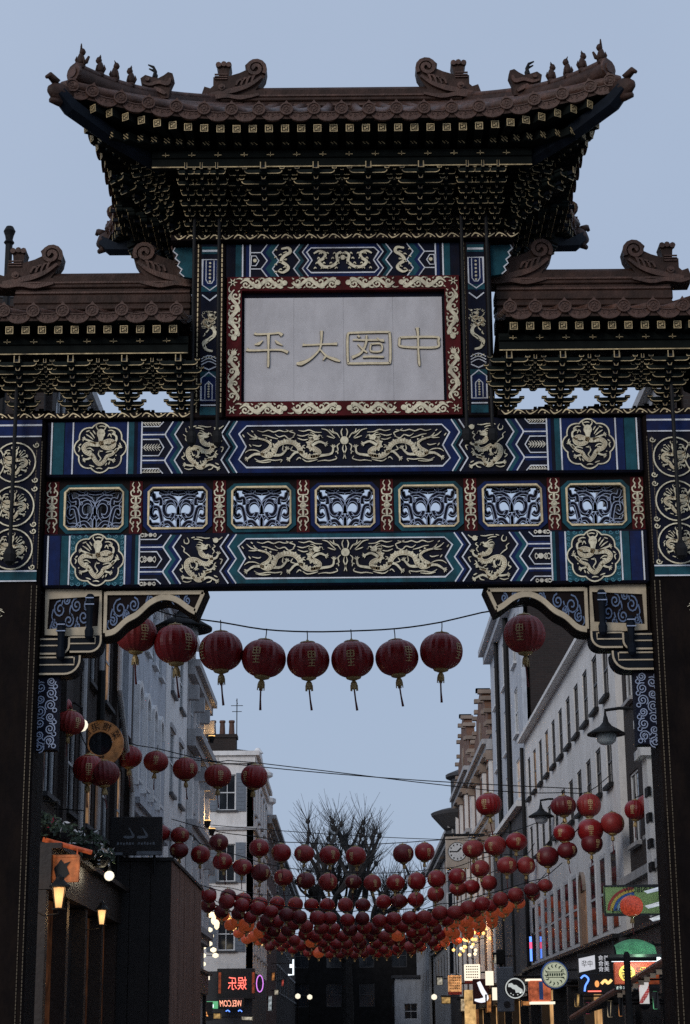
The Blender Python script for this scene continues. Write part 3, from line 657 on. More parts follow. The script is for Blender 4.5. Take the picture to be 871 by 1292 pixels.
for s in (-1, 1):
    F = (V(0, -.37, 0), V(s, 0, 0), UZ, FN)
    MB(F).rect(-1.22, -1.15, z0, z1, 0, .004).build('painted_band', TEAL, tb); MB(F).rect(-1.10, -1.06, z0, z1, 0, .004).build('painted_band', BLUE, tb)
    A, B_, B2 = zig(-.93, .07, z0, z1), zig(-.88, .07, z0, z1), zig(-.80, .07, z0, z1); Ca, Cb, Cc = zig(-.56, .07, z0, z1), zig(-.51, .07, z0, z1), zig(-.46, .07, z0, z1)
    MB(F).poly(A + B_[::-1], 0, .004).build('painted_chevron', BLUE, tb); MB(F).poly(B_ + B2[::-1], 0, .005).build('painted_chevron', TEAL, tb); MB(F).poly(Ca + Cb[::-1], 0, .004).build('painted_chevron', TEAL, tb)
    Pz = [(-.36, z0 + .12 * h), (-.41, z0 + .25 * h), (-.35, zc), (-.41, z1 - .25 * h), (-.36, z1 - .12 * h)]
    MB(F).poly(Cc + [(0, z1), (0, z1 - .12 * h)] + Pz[::-1] + [(0, z0 + .12 * h), (0, z0)], 0, .006).build('painted_border', BLUE, tb)
    g = MB(F)
    for x in (-1.14, -1.055): g.rect(x - .008, x + .008, z0, z1, .003, .010)
    for q in (A, B2, Ca, Cc): g.line(q, .012, .003, .011)
    for q in (.25, .75): g.line([(-1.05, z0 + q * h), (-.93, z0 + q * h)], .012, .003, .010)
    g.line([(0, z1 - .12 * h)] + Pz[::-1] + [(0, z0 + .12 * h)], .013, .004, .012)
    g.line([(-1.045, zc - .06), (-.99, zc - .06), (-.955, zc), (-.99, zc + .06), (-1.045, zc + .06)], .010, .003, .010, True)
    g.build('painted_line', WHITE_L, tb)
    g = MB((V(0, -.37, zc), V(s, 0, 0), UZ, FN))
    g.ribbon([(-.02, .10), (-.07, .06), (-.06, -.02), (-.13, -.08), (-.22, -.08), (-.27, -.02), (-.22, .02), (-.20, .08), (-.27, .11), (-.33, .08)], [.02, .034, .036, .036, .034, .03, .016], D0, D1, 5)
    for k in range(16): squig(g, [(-.33 + .02 * k, -.11 + .06 * (k % 4)), (-.315 + .02 * k, -.09 + .06 * (k % 4)), (-.30 + .02 * k, -.105 + .06 * (k % 4))], .013, D0, D1)
    g.disc(-1.0, 0, .022, D0, D1, 8)
    g.ribbon([(-.70, .14), (-.62, .15), (-.60, .10), (-.67, .05), (-.70, -.01), (-.65, -.05), (-.62, -.10), (-.68, -.15), (-.74, -.13)], [.02, .036, .036, .036, .034, .014], D0, D1, 5)
    for k in range(10): squig(g, [(-.78 + .05 * (k % 3), -.15 + .03 * k), (-.76 + .06 * (k % 3), -.135 + .03 * k), (-.75 + .05 * (k % 3), -.15 + .03 * k)], .012, D0, D1)
    if s > 0: g.disc(0, .03, .03, D0, D1, 10)
    g.build('gilt_dragon', GOLD, tb)

# ---------- brackets in the corners of the opening
SCR = mat('blue_scroll_paint', (.10, .15, .26), .5, 0, .25, 8)
PALEG = mat('pale_gold_edging', (.50, .41, .28), .5, 0, .2, 8)
for s in (-1, 1):
    F0 = (V(0, -.28, 0), V(-s, 0, 0), UZ, FN); F = (V(0, -.28, 5.79 - 5.80 * 1.42), V(-s, 0, 0), UZ * 1.42, FN)
    curve = catmull([(-2.60, 5.80), (-2.50, 5.82), (-2.38, 5.90), (-2.26, 5.95), (-2.12, 6.04), (-1.98, 6.08), (-1.84, 6.06), (-1.70, 5.99), (-1.62, 5.96)], 4)
    pl = MB(F).poly([(-3.29, 5.80)] + curve + [(-1.50, 6.165), (-3.29, 6.165)], -.36, .0).build('corner_bracket', BLACKR, gate)
    g = MB(F)
    g.line([(-3.24, 6.14), (-2.66, 6.14), (-2.66, 5.84), (-3.24, 5.84)], .045, .0, .03, True); g.line([(-2.60, 6.14), (-1.545, 6.14)], .03, .0, .03); g.line([(-1.545, 6.14), (-1.635, 5.99)], .035, .0, .03)
    g.ribbon([(x, z + .025) for x, z in curve[:-1]], .045, .0, .03, 1); g.line([(-2.605, 6.15), (-2.605, 5.83)], .035, .0, .028)
    g.build('gilt_edging', PALEG, pl)
    g = MB(F)
    for x, z, r, sg in ((-3.10, 6.02, .07, 1), (-3.0, 5.93, .06, -1), (-2.92, 6.05, .06, 1), (-2.84, 5.96, .065, -1), (-2.78, 6.08, .045, 1), (-3.15, 5.90, .04, 1), (-2.78, 5.88, .035, 1), (-3.03, 6.09, .04, -1), (-2.9, 5.89, .03, 1), (-2.45, 6.02, .08, 1), (-2.30, 6.05, .06, -1), (-2.12, 6.095, .04, 1), (-1.98, 6.11, .026, 1), (-1.84, 6.10, .035, -1), (-1.72, 6.08, .04, 1), (-2.52, 5.93, .05, -1), (-2.37, 5.98, .035, 1)):
        g.spiral(x, z, r, 1.5, 1.6, .013, .0, .010, 16, sg)
        g.ribbon([(x - r, z), (x - r * 1.2, z - r * .9), (x - r * .6, z - r * 1.5)], [.013, .012, .004], 0, .010, 3)
    g.build('scroll_ornament', SCR, pl)
    F = F0
    # stepped cloud arms under the bracket and the swirl strip on the pillar
    def step(x0, x1, z1, z0, rr):
        q = [(x0, z1), (x0, z0)] + [(x1 - rr + rr * math.sin(a), z0 + rr - rr * math.cos(a)) for a in [k * math.pi / 12 for k in range(7)]] + [(x1, z1)]
        arm = MB(F).poly(q, -.30, .06).build('cloud_arm', BRKB, pl)
        g = MB(F); g.line(q[1:], .020, .06, .075); g.line([(x0, z1 - .02), (x1 - .07, z1 - .02)], .016, .06, .072); g.line([(x0, (z0 + z1) / 2), (x1 - .06, (z0 + z1) / 2), (x1 - .06, z1 - .02)], .014, .06, .072)
        g.build('gilt_edging', PALEG, arm)
    step(-3.29, -2.98, 5.78, 5.60, .09); step(-2.97, -2.64, 5.80, 5.62, .12); step(-3.29, -2.86, 5.58, 5.38, .16)
    # small hanging lotus posts in front of the arms
    for x, zt, zb_ in ((-2.76, 6.24, 5.74), (-3.06, 5.95, 5.52)):
        MB((V(0, 0, 0), V(1, 0, 0), UZ, FN)).lathe([(.02, zb_), (.045, zb_ + .03), (.05, zb_ + .10), (.034, zb_ + .14), (.040, zt - .14), (.052, zt - .10), (.040, zt - .06), (.052, zt - .03), (.030, zt)], (-s * x * -1 if False else s * -x, -.40, 0), 10).build('lotus_post', BRKB, pl)
        MB().tube([(s * -x - .05, -.445, zt - .12), (s * -x + .05, -.445, zt - .12)], .008, 6).tube([(s * -x - .045, -.45, zt - .05), (s * -x + .045, -.45, zt - .05)], .008, 6).build('gilt_edging', SILV, pl)
    st = MB(F).rect(-3.34, -3.09, 4.58, 5.37, -.20, .0).build('swirl_strip', NAVY, pl)
    g = MB(F)
    for k in range(12):
        z = 5.31 - k * .064; x = -3.275 if k % 2 else -3.165
        g.spiral(x, z, .062 if k % 3 else .05, k, 1.9, .011, .0, .008, 20, 1 if k % 2 else -1)
        g.ring(-3.12 - (.20 if k % 2 == 0 else 0), z + .01, .022, .009, 0, .008, 9)
    for k in range(3): g.ribbon([(-3.30 + k * .06, 4.70), (-3.28 + k * .06, 4.65), (-3.31 + k * .07, 4.60)], .010, 0, .008, 3)
    g.build('scroll_ornament', SILV, st)

# ---------- tiled roofs
def disc_mesh():
    g = MB(fr(0)); 
    g.disc(0, .0, .074, -.06, .0, 18); g.ring(0, 0, .066, .013, 0, .012, 18); g.ring(0, 0, .034, .009, 0, .007, 14); g.disc(0, 0, .014, 0, .009, 8)
    for k in range(6): g.ribbon([(.02 * math.cos(k * 1.047), .02 * math.sin(k * 1.047)), (.044 * math.cos(k * 1.047 + .4), .044 * math.sin(k * 1.047 + .4))], .007, 0, .007, 1)
    g.poly([(-.03, .066), (.03, .066), (.012, .09), (0, .11), (-.012, .09)], -.05, .0)
    return g.mesh('round_tile_end', TILE)
def drip_mesh():
    g = MB(fr(0)); n = 12
    lo_ = [(.125 * math.cos(math.pi + math.pi * k / n), .02 - .105 * math.sin(math.pi * k / n) ** .8) for k in range(n + 1)]
    g.poly(lo_ + [(.125, .035), (0, .018), (-.125, .035)], -.035, .0)
    g.ribbon(lo_, .013, 0, .009, 1); g.ribbon([(-.12, .03), (0, .013), (.12, .03)], .011, 0, .012, 3)
    for x in (-.06, 0, .06): g.spiral(x, -.025 + abs(x) * .3, .024, x * 30, 1.2, .007, 0, .007, 8)
    return g.mesh('drip_tile', TILE)
def rafter_meshes():
    b = MB().box(-.045, .045, 0, .9, -.045, .045).mesh('rafter', SOFF)
    g = MB(fr(-.001)); g.frame(-.038, .038, -.038, .038, .009, 0, .006); g.line([(-.024, .022), (.022, .020), (-.020, -.020), (.024, -.022)], .009, 0, .006); g.rect(-.022, -.010, -.006, .006, 0, .006); g.rect(.010, .022, -.006, .006, 0, .006)
    g2 = MB(fr(-.001)); g2.line([(-.034, .032), (.0, .0), (.034, -.032)], .011, 0, .006); g2.line([(-.034, -.004), (-.006, -.030)], .010, 0, .006); g2.line([(.006, .030), (.034, .004)], .010, 0, .006)
    return b, g.mesh('gilt_fret', GILTD), g2.mesh('gilt_fret', GILTD)
m_disc, m_drip = disc_mesh(), drip_mesh(); m_raf, m_fret1, m_fret2 = rafter_meshes()

class Roof:
    """curved hip roof; half-width Wh and half-depth B at the corner tips; hips at the ends listed in `hips` (-1 / +1); S mirrors x"""
    def __init__(s, name, xc, Wh, B, flare, zm, rise, rl, zr, hips, S=1, knee=.38, lift=0.0):
        s.__dict__.update(name=name, xc=xc, Wh=Wh, B=B, flare=flare, zm=zm, rise=rise, rl=rl, zr=zr, hips=hips, S=S, knee=knee, lift=lift)
        s.o = link(name, None, gate); s.o.empty_display_size = .2
    def k(s, u):                                       # 0 along the straight eave, 1 at a corner tip
        if (1 if u > 0 else -1) not in s.hips: return 0.0
        t = max(0.0, (abs(u) - s.knee) / (1 - s.knee)); return t * t
    def front(s, u, sg=-1):                            # eave point, u in -1..1
        k = s.k(u); return V(s.xc + u * s.Wh, sg * (s.B - s.flare * (1 - k)), s.zm + s.rise * k)
    def side(s, v, e):                                 # e = +1 / -1 end, v in -1..1 along y
        t = max(0.0, (abs(v) - .25) / .75) ** 2; return V(s.xc + e * (s.Wh - s.flare * (1 - t)), v * s.B, s.zm + s.rise * t)
    def ridge(s, u): return V(s.xc + (s.rl[0] + (u + 1) / 2 * (s.rl[1] - s.rl[0])), 0, s.zr)
    def prof(s, a, b, t): p = a.lerp(b, t); p.z = a.z + (b.z - a.z) * (.72 * t + .28 * t ** 2.2); return p
    def M(s, p): return V(p.x * s.S, p.y, p.z)
    def put(s, mesh_, name, p, tan, nrm, dz=0, inset=0, tilt=0, parent=None):
        X = tan.normalized(); Y = (-nrm - X * (-nrm).dot(X)).normalized(); Z = X.cross(Y)
        if Z.z < 0: X = -X; Z = X.cross(Y)
        q = p + Y * inset + V(0, 0, dz)
        if s.S < 0:
            X, Y, Z, q = V(X.x, -X.y, -X.z), V(-Y.x, Y.y, Y.z), V(-Z.x, Z.y, Z.z), V(-q.x, q.y, q.z)
        mw = Matrix((X, Y, Z)).transposed().to_4x4(); mw.translation = q
        if tilt: mw = mw @ Matrix.Rotation(tilt, 4, 'X')
        o = link(name, mesh_, parent or s.o); o.matrix_local = mw
        return o
    def build(s, tile=.30, raf=.172, back=True, rows=True):
        N = 40
        # deck
        top = MB(); bot = MB()
        for sg in ((-1, 1)):
            rws = [[s.M(s.prof(s.front(-1 + 2 * i / N, sg), s.ridge(-1 + 2 * i / N), j / 8)) for i in range(N + 1)] for j in range(9)]
            top.grid(rws, (sg > 0) != (s.S < 0))
            fl = []
            for j in range(6):
                rw = []
                for i in range(N + 1):
                    u = -1 + 2 * i / N; a = s.front(u, sg); b = V(a.x if not any(u * h > 0 for h in s.hips) else s.xc + u * (s.Wh - 1.2), sg * .25, s.zm - .12)
                    p = a.lerp(b, j / 5); p.z = a.z - .055 + (b.z - a.z) * min(1, j / 5 * 1.15) if j else a.z - .055
                    rw.append(s.M(p))
                fl.append(rw)
            bot.grid(fl, (sg < 0) != (s.S < 0))
            top.grid([[s.M(s.front(-1 + 2 * i / N, sg)) for i in range(N + 1)], [s.M(s.front(-1 + 2 * i / N, sg) - V(0, 0, .055)) for i in range(N + 1)]], (sg < 0) != (s.S < 0))
        for e in s.hips:
            re = s.ridge(e)
            top.grid([[s.M(s.prof(s.side(-1 + 2 * i / 16, e), re, j / 8)) for i in range(17)] for j in range(9)])
            top.grid([[s.M(s.side(-1 + 2 * i / 16, e)) for i in range(17)], [s.M(s.side(-1 + 2 * i / 16, e) - V(0, 0, .055)) for i in range(17)]])
            bot.grid([[s.M(s.side(-1 + 2 * i / 16, e) - V(0, 0, .055)) for i in range(17)], [s.M(V(s.xc + e * (s.Wh - 1.2), (-1 + 2 * i / 16) * .25, s.zm - .12)) for i in range(17)]])
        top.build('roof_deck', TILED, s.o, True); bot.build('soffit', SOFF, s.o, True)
        # eaves: list of (point fn, normal fn, length, count)
        runs = [(lambda u: s.front(u, -1), V(0, -1, 0), 2 * s.Wh, True)]
        if back: runs.append((lambda u: s.front(u, 1), V(0, 1, 0), 2 * s.Wh, False))
        for e in s.hips: runs.append((lambda v, e=e: s.side(v, e), V(e, 0, 0), 2 * s.B, True))
        for fn, nr, L, det in runs:
            n = int(L / tile)
            for i in range(n + 1):
                u = -1 + 2 * (i + .0) / n; uu = max(-.97, min(.97, u)); a = fn(uu); tn = fn(min(1, uu + .02)) - fn(max(-1, uu - .02))
                jt = random.uniform(-.006, .006)
                s.put(m_disc, 'round_tile_end', a, tn, nr, .055 + jt, -.02 + jt)
                if i < n:
                    u2 = -1 + 2 * (i + .5) / n; b = fn(u2); tn2 = fn(min(1, u2 + .02)) - fn(max(-1, u2 - .02))
                    s.put(m_drip, 'drip_tile', b, tn2, nr, .005 + random.uniform(-.004, .004), -.004, random.uniform(-.08, .02))
                if rows and det:                       # barrel-tile row running up the slope
                    if abs(nr.y) > .5: top_p = s.ridge(uu)
                    else: top_p = s.ridge(1 if nr.x > 0 else -1)
                    MB().tube([s.M(s.prof(a, top_p, j / 5) + V(0, 0, .05)) for j in range(6 if abs(nr.y) > .5 else 5)], .062, 8, True).build('barrel_tile_row', TILE, s.o, True)
            n = int(L / raf)
            if not det: continue
            for i in range(n):
                u = -1 + 2 * (i + .5) / n
                if abs(u) > .95 and ((1 if u > 0 else -1) in s.hips or abs(nr.x) > .5): continue
                a = fn(u)
                inner = V(max(s.xc - (s.Wh - 1.35 if -1 in s.hips else 9), min(s.xc + (s.Wh - 1.35 if 1 in s.hips else 9), a.x)), 0, 0) if abs(nr.y) > .5 else V(0, max(-.55, min(.55, a.y)), 0)
                nr_ = V(a.x - inner.x, a.y - math.copysign(.55, a.y), 0).normalized() if abs(nr.y) > .5 else V(a.x - (s.xc + nr.x * (s.Wh - 1.35)), a.y - inner.y, 0).normalized()
                tn = UZ.cross(nr_)
                r1 = s.put(m_raf, 'flying_rafter', a, tn, nr_, -.135, .07, .07); link('gilt_fret', m_fret1, r1)
                r2 = s.put(m_raf, 'rafter', a, tn, nr_, -.160 - .25 * s.k(u), .34, .05); link('gilt_fret', m_fret2, r2)
        # ridge: stacked mouldings
        a, b = s.ridge(-1), s.ridge(1); x0, x1 = sorted((a.x * s.S, b.x * s.S)); z = s.zr
        g0 = MB()
        if s.lift: g0.bbox(x0 - .02, x1 + .02, -.16, .16, z - .14, z + .02, .015).box(x0, x1, -.12, .12, z + .02, z + .12).bbox(x0 - .02, x1 + .02, -.15, .15, z + .12, z + .18, .012).box(x0, x1, -.115, .115, z + .18, z + s.lift - .13)
        z += s.lift
        g0.bbox(x0 - .02, x1 + .02, -.13, .13, z - .14, z - .02, .015).box(x0, x1, -.10, .10, z - .02, z + .06).bbox(x0 - .02, x1 + .02, -.125, .125, z + .06, z + .11, .012).box(x0, x1, -.095, .095, z + .11, z + .18).tube([(x0 - .02, 0, z + .20), (x1 + .02, 0, z + .20)], .085, 10).build('ridge', TILED, s.o)
        g = MB()
        for dz, r in ((.0, .022), (.125, .020)): g.tube([(x0, -.115, z + dz), (x1, -.115, z + dz)], r, 6)
        g.build('ridge_moulding', TILE, s.o)
        # hip ridges with upturned ends, corner beams with a beast head
        for e in s.hips:
            for sg in (-1, 1):
                c = s.front(e, sg); r = s.ridge(e); P = []
                for j in range(13):
                    t = j / 12; p = s.prof(c, r, 1 - t); p.z += .07 + .17 * max(0, (t - .40) / .60) ** 2.0; P.append(p)
                dirv = (P[-1] - P[-2]).normalized(); P[-1] = P[-1] - dirv * .16
                MB().tube([s.M(p) for p in P], [.10] * 12 + [.115], 8, True, .62).build('hip_ridge', TILED, s.o, True)
                MB().tube([s.M(p + V(0, 0, .095)) for p in P], [.045] * 13, 8).build('hip_ridge_cap', TILE, s.o, True)
                en = s.M(P[-1]); dm = V(dirv.x * s.S, dirv.y, dirv.z)
                MB().tube([en, en + dm * .03], .105, 12).tube([en + dm * .03, en + dm * .045], .06, 10).build('hip_end_tile', TILE, s.o)
                # corner beam
                ou = V(e, sg * .9, 0).normalized(); q0 = c - ou * 1.3 + V(0, 0, -.36 - s.rise * .75); q1 = c - ou * .10 + V(0, 0, -.20); q2 = c + ou * .06 + V(0, 0, -.08)
                MB().tube([s.M(q0), s.M(q0.lerp(q1, .55) - V(0, 0, .03)), s.M(q1), s.M(q2)], [.10, .11, .12, .10], 6, True, .8).build('corner_beam', BRKB, s.o)
                hd = MB(); hm = s.M(q2); ex = V(ou.x * s.S, ou.y, 0)
                hd.tube([hm - ex * .16, hm - ex * .02, hm + ex * .06, hm + ex * .13], [.10, .125, .105, .04], 8, True, .6)
                hd.tube([hm + ex * .02 + V(0, 0, .11), hm + ex * .12 + V(0, 0, .17), hm + ex * .16 + V(0, 0, .13)], [.05, .04, .02], 6); hd.tube([hm - ex * .02 - V(0, 0, .10), hm + ex * .1 - V(0, 0, .12)], [.06, .03], 6)
                hd.build('corner_beast_head', TILED, s.o, True)
        return s
main_roof = Roof('main_roof', 0, 3.00, 1.90, .26, 11.30, .20, (-1.42, 1.42), 12.22, (-1, 1)).build()
wings = [Roof('wing_roof', 3.36, 1.60, 1.32, .16, 9.16, .30, (-1.60, .40), 9.52, (1,), S, .45, .34).build(back=False) for S in (-1, 1)]
wings = [w for w in wings]

# ---------- beasts on the ridges
def outline(pts, cx, cy, k): return [((x - cx) / k, -(y - cy) / k) for x, y in pts]
CHI = [(452, 195), (448, 172), (455, 150), (472, 156), (480, 148), (480, 121), (497, 119), (495, 97), (489, 82), (500, 77), (512, 80), (524, 76), (531, 82), (526, 100), (524, 118), (555, 108), (577, 97), (570, 84), (580, 74), (600, 70), (620, 76), (632, 95), (628, 118), (612, 145), (600, 162), (615, 168), (628, 164), (629, 180), (615, 190), (600, 198)]
def chiwen(s_dir, x, z, parent, sc=1.0, S2=1, tower=True):
    """ridge-end beast: biting mouth on the ridge, curled tail"""
    F = (V(x, -.10, z), V(s_dir * sc, 0, 0), V(0, 0, sc), V(0, -1, 0))
    pts = outline(CHI, 540, 195, 232)
    g = MB(F); g.poly(pts, -.20, .0)
    F2 = (V(x, .10, z), V(s_dir * sc, 0, 0), V(0, 0, sc), V(0, 1, 0)); g2 = MB(F2); g2.poly(pts, 0, .0005); g.add(g2.v, g2.f)
    o = g.build('ridge_beast', TILED, parent)
    d = MB(F)
    d.spiral((600 - 540) / 232, (195 - 97) / 232, .125, -.6, 1.7, .045, 0, .035, 22, 1)
    d.ribbon([((a - 540) / 232, (195 - b) / 232) for a, b in ((618, 125), (585, 150), (545, 165), (500, 175), (470, 180))], [.03, .05, .07, .06, .03], 0, .04, 4)
    d.ribbon([((a - 540) / 232, (195 - b) / 232) for a, b in ((455, 185), (480, 190), (520, 186), (560, 192), (610, 182))], [.03, .05, .05, .05, .03], 0, .05, 4)
    d.disc((505 - 540) / 232, (195 - 158) / 232, .045, 0, .05, 10); d.disc((505 - 540) / 232, (195 - 158) / 232, .02, .05, .07, 8)
    for k in range(4): d.ribbon([((545 + k * 14 - 540) / 232, (195 - 150) / 232), ((552 + k * 14 - 540) / 232, (195 - 135 + k * 4) / 232), ((566 + k * 12 - 540) / 232, (195 - 132 + k * 5) / 232)], [.02, .03, .01], 0, .03, 3)
    for k in range(3): d.line([((484 - 540) / 232, (195 - 128 - 0 + k * 7) / 232), ((520 - 540) / 232, (195 - 128 + k * 7) / 232)], .014, 0, .02)
    for a, b in ((495, 84), (510, 82), (524, 84)): d.disc((a - 540) / 232, (195 - b) / 232, .035, -.02, .03, 8)
    d.build('beast_carving', TILE, o)
    return o
for s in (-1, 1):
    chiwen(-s, s * 1.27, 12.30, main_roof.o, .97)
def horned(x, y, z, s, parent):
    F = (V(x, y - .06, z), V(-s, 0, 0), UZ, FN)
    pts = outline([(325, 168), (322, 150), (335, 140), (352, 146), (370, 150), (384, 142), (396, 132), (408, 136), (412, 150), (404, 170), (398, 210), (370, 208), (350, 190)], 372, 205, 235)
    g = MB(F).poly(pts, -.13, 0); F2 = (V(x, y + .07, z), V(-s, 0, 0), UZ, V(0, 1, 0)); g2 = MB(F2).poly(pts, 0, .0005); g.add(g2.v, g2.f)
    o = g.build('horned_beast', TILED, parent)
    def w(u, v, d=.06): return V(x - s * u, y - d + .06, z + v)
    h = MB()
    for dd in (.09, -.0):
        h.tube([w(-.06, .26, dd), w(-.045, .33, dd), w(-.07, .39, dd), w(-.13, .42, dd)], [.024, .022, .017, .008], 6)
    h.build('horn', IRON, o)
    c = MB(F); c.disc(-.13, .21, .025, 0, .03, 8); c.ribbon([(-.18, .16), (-.10, .14), (0, .17), (.1, .15), (.13, .22)], [.02, .035, .045, .05, .02], 0, .03, 4); c.ribbon([(-.05, .10), (.02, .06), (.08, .02)], [.03, .05, .03], 0, .03, 3); c.build('beast_carving', TILE, o)
def hip_pt(rf, e, sg, t):
    c = rf.front(e, sg); r = rf.ridge(e); p = rf.prof(c, r, 1 - t); p.z += .07 + .17 * max(0, (t - .40) / .60) ** 2.0
    return rf.M(p + V(0, 0, .12))
def figure_mesh(kind):
    g = MB()
    g.lathe([(.055, -.04), (.06, .0), (.05, .02)], (0, 0, 0), 8)
    g.lathe([(.035, .02), (.05, .05), (.052, .09), (.040, .13), (.028, .16)], (0, 0, 0), 8)
    hx = .018 * (1 if kind % 2 else -1)
    g.lathe([(.012, .14), (.036, .165), (.040, .19), (.030, .22), (.010, .235)], (hx, 0, 0), 8)
    g.tube([(hx, 0, .19), (hx * 3.2, 0, .185)], [.022, .012], 6)
    for sy in (-.02, .02): g.tube([(hx * .4, sy, .22), (-hx * .4, sy, .255)], [.012, .005], 5)
    for sy in (-.03, .03): g.tube([(hx * 1.6, sy, .11), (hx * 2.4, sy, .05), (hx * 2.4, sy, .0)], [.016, .014, .012], 5)
    g.tube([(-hx * 2.2, 0, .03), (-hx * 3.6, 0, .08), (-hx * 2.8, 0, .13)], [.016, .014, .006], 5)
    if kind == 3: g.tube([(-.05, 0, .02), (.07, 0, .06), (.10, 0, .13)], [.03, .03, .015], 6); g.tube([(0, 0, .2), (0, 0, .30)], [.02, .008], 5)
    return g.mesh('ridge_figure', TILED, True)
FIG = [figure_mesh(k) for k in range(4)]
for e in (-1, 1):
    for sg in (-1, 1):
        for k, t in enumerate((.60, .70, .79, .905)):
            p = hip_pt(main_roof, e, sg, t); link('ridge_figure', FIG[k], main_roof.o, p, (0, 0, 0 if e < 0 else math.pi), (.88, .88, .92))
    p = hip_pt(main_roof, e, -1, .42); horned(p.x, p.y, p.z - .10, e, main_roof.o)
for w, s in zip(wings, (-1, 1)):
    chiwen(-s, s * 3.62, 9.92, w.o, .98); chiwen(s, s * 2.02, 9.92, w.o, 1.02)
    p = hip_pt(w, 1, -1, .45); horned(p.x, p.y, p.z - .10, s, w.o)
    for k, t in enumerate((.60, .70, .79, .89)): link('ridge_figure', FIG[k], w.o, hip_pt(w, 1, -1, t), (0, 0, 0 if s < 0 else math.pi))

# ---------- bracket sets
def bracket_meshes(tiers=7, dy=.135, dz=.064):
    a = MB(); g = MB(); b2 = MB()
    for k in range(tiers):
        y, z = -dy * k, dz * k; hl = (.075, .135, .105, .165, .135, .195, .165)[k]
        n = 5
        for yy, hh in ((y, hl), (y + .10, hl * .8)):
            q = [(-hh, z + .048), (-hh, z + .034)] + [(-hh + .04 - .04 * math.cos(t), z + .034 - .034 * math.sin(t)) for t in [math.pi / 2 * j / n for j in range(1, n + 1)]]
            q += [(-u, v) for u, v in q[::-1]]
            a.fr = (V(0, yy - .035, 0), V(1, 0, 0), UZ, FN); a.poly(q, -.07, 0)
            if yy == y:
                g.fr = (V(0, yy - .035, 0), V(1, 0, 0), UZ, FN)
                g.line([q[j] for j in range(1, len(q) // 2 - 0)] + [(-hh * .22, z)], .0075, 0, .006); g.line([(hh * .22, z)] + [q[j] for j in range(len(q) // 2 + 0, len(q) - 1)], .0075, 0, .006)
                for sx in (-1, 1):
                    g.line([(sx * hh - .020, z + .066), (sx * hh - .016, z + .050), (sx * hh + .016, z + .050), (sx * hh + .020, z + .066)], .006, .012, .018)
        a.fr = None
        for sx in (-1, 1): a.box(sx * hl - .022, sx * hl + .022, y - .05, y + .03, z + .048, z + .070)
        a.box(-.036, .036, y - .05, y + .135, z + .01, z + .074)
        b2.box(-.024, .024, y - .11, y + .08, z + .022, z + .062)
        g.fr = (V(0, y - .112, 0), V(1, 0, 0), UZ, FN)
        if k == tiers - 1: g.line([(-.022, z + .10), (-.022, z + .026), (.022, z + .026), (.022, z + .10)], .008, 0, .006)
        else: g.line([(-.020, z + .058), (-.011, z + .026), (.011, z + .026), (.020, z + .058)], .006, 0, .006)
    return a.mesh('bracket_set', BRKT), b2.mesh('bracket_arm', BRKB), g.mesh('gilt_edging', GILTD)
mb_a, mb_b, mb_g = bracket_meshes()
def put_bracket(x, y, z, rz, sy=1.0, sx=1.0, sz=1.0):
    o = link('bracket_set', mb_a, gate, (x, y, z), (0, 0, rz), (sx, sy, sz)); link('bracket_arm', mb_b, o); link('gilt_edging', mb_g, o)
for z, xs in ((10.415, (-.87, -.29, .29, .87)), ):
    for x in xs: put_bracket(x, -.38, z, 0, 1, 1.25); put_bracket(x, .38, z, math.pi, 1, 1.25)
    for x in (-1.16, -.58, 0, .58, 1.16): put_bracket(x, -.34, z + .03, 0, .92, .62); put_bracket(x, .34, z + .03, math.pi, .92, .62)
    for s in (-1, 1):
        for x in (1.95, 2.1): put_bracket(s * x, -.62, z + .16, s * .35, .55, .6)
        for x in (1.38, 1.55, 1.72): put_bracket(s * x, -.38, z, 0, 1, .55); put_bracket(s * x, .38, z, math.pi, 1, .55)
        put_bracket(s * 1.76, -.30, z, s * math.pi / 4, 1.25, .7); put_bracket(s * 1.76, .30, z, s * 3 * math.pi / 4, 1.25, .7)
        for y in (-.2, .05, .3): put_bracket(s * 1.72, y, z, s * math.pi / 2, 1.05, .6)
for s in (-1, 1):
    for x in (1.80, 2.385, 2.97, 3.555): put_bracket(s * x, -.40, 8.29, 0, .62, 1.25, 1.0); put_bracket(s * x, .30, 8.29, math.pi, .62, .8, 1.0)
    for x in (2.09, 2.68, 3.26): put_bracket(s * x, -.58, 8.47, 0, .36, .62, .6)
    put_bracket(s * 4.10, -.40, 8.29, 0, .62, 1, 1.0); put_bracket(s * 4.15, -.3, 8.29, s * math.pi / 4, .8, .7, 1.0)
    for y in (-.2, .2): put_bracket(s * 4.2, y, 8.29, s * math.pi / 2, .62, 1, 1.0)
# eave purlins carried by the brackets
def purlin(x0, x1, y, z):
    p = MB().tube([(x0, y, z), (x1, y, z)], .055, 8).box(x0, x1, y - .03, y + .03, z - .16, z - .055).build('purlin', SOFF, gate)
    MB().box(x0, x1, y - .036, y - .030, z - .158, z - .146).build('gilt_edging', GILTD, p)
    g = MB((V(0, y - .05, z), V(1, 0, 0), UZ, FN)); x = x0 + .15
    while x < x1 - .1:
        g.line([(x - .04, -.02), (x + .04, -.02)], .008, 0, .012); g.line([(x, -.04), (x, .01)], .008, 0, .012); x += .29
    g.build('gilt_ornament', GILTD, p)
purlin(-2.1, 2.1, -1.20, 11.03); purlin(-2.1, 2.1, 1.20, 11.03)
for s in (-1, 1):
    a, b = sorted((s * 1.70, s * 4.4)); purlin(a, b, -.90, 8.96); MB().tube([(a, .9, 9.2), (b, .9, 9.2)], .05, 8).build('purlin', BRKB, gate)

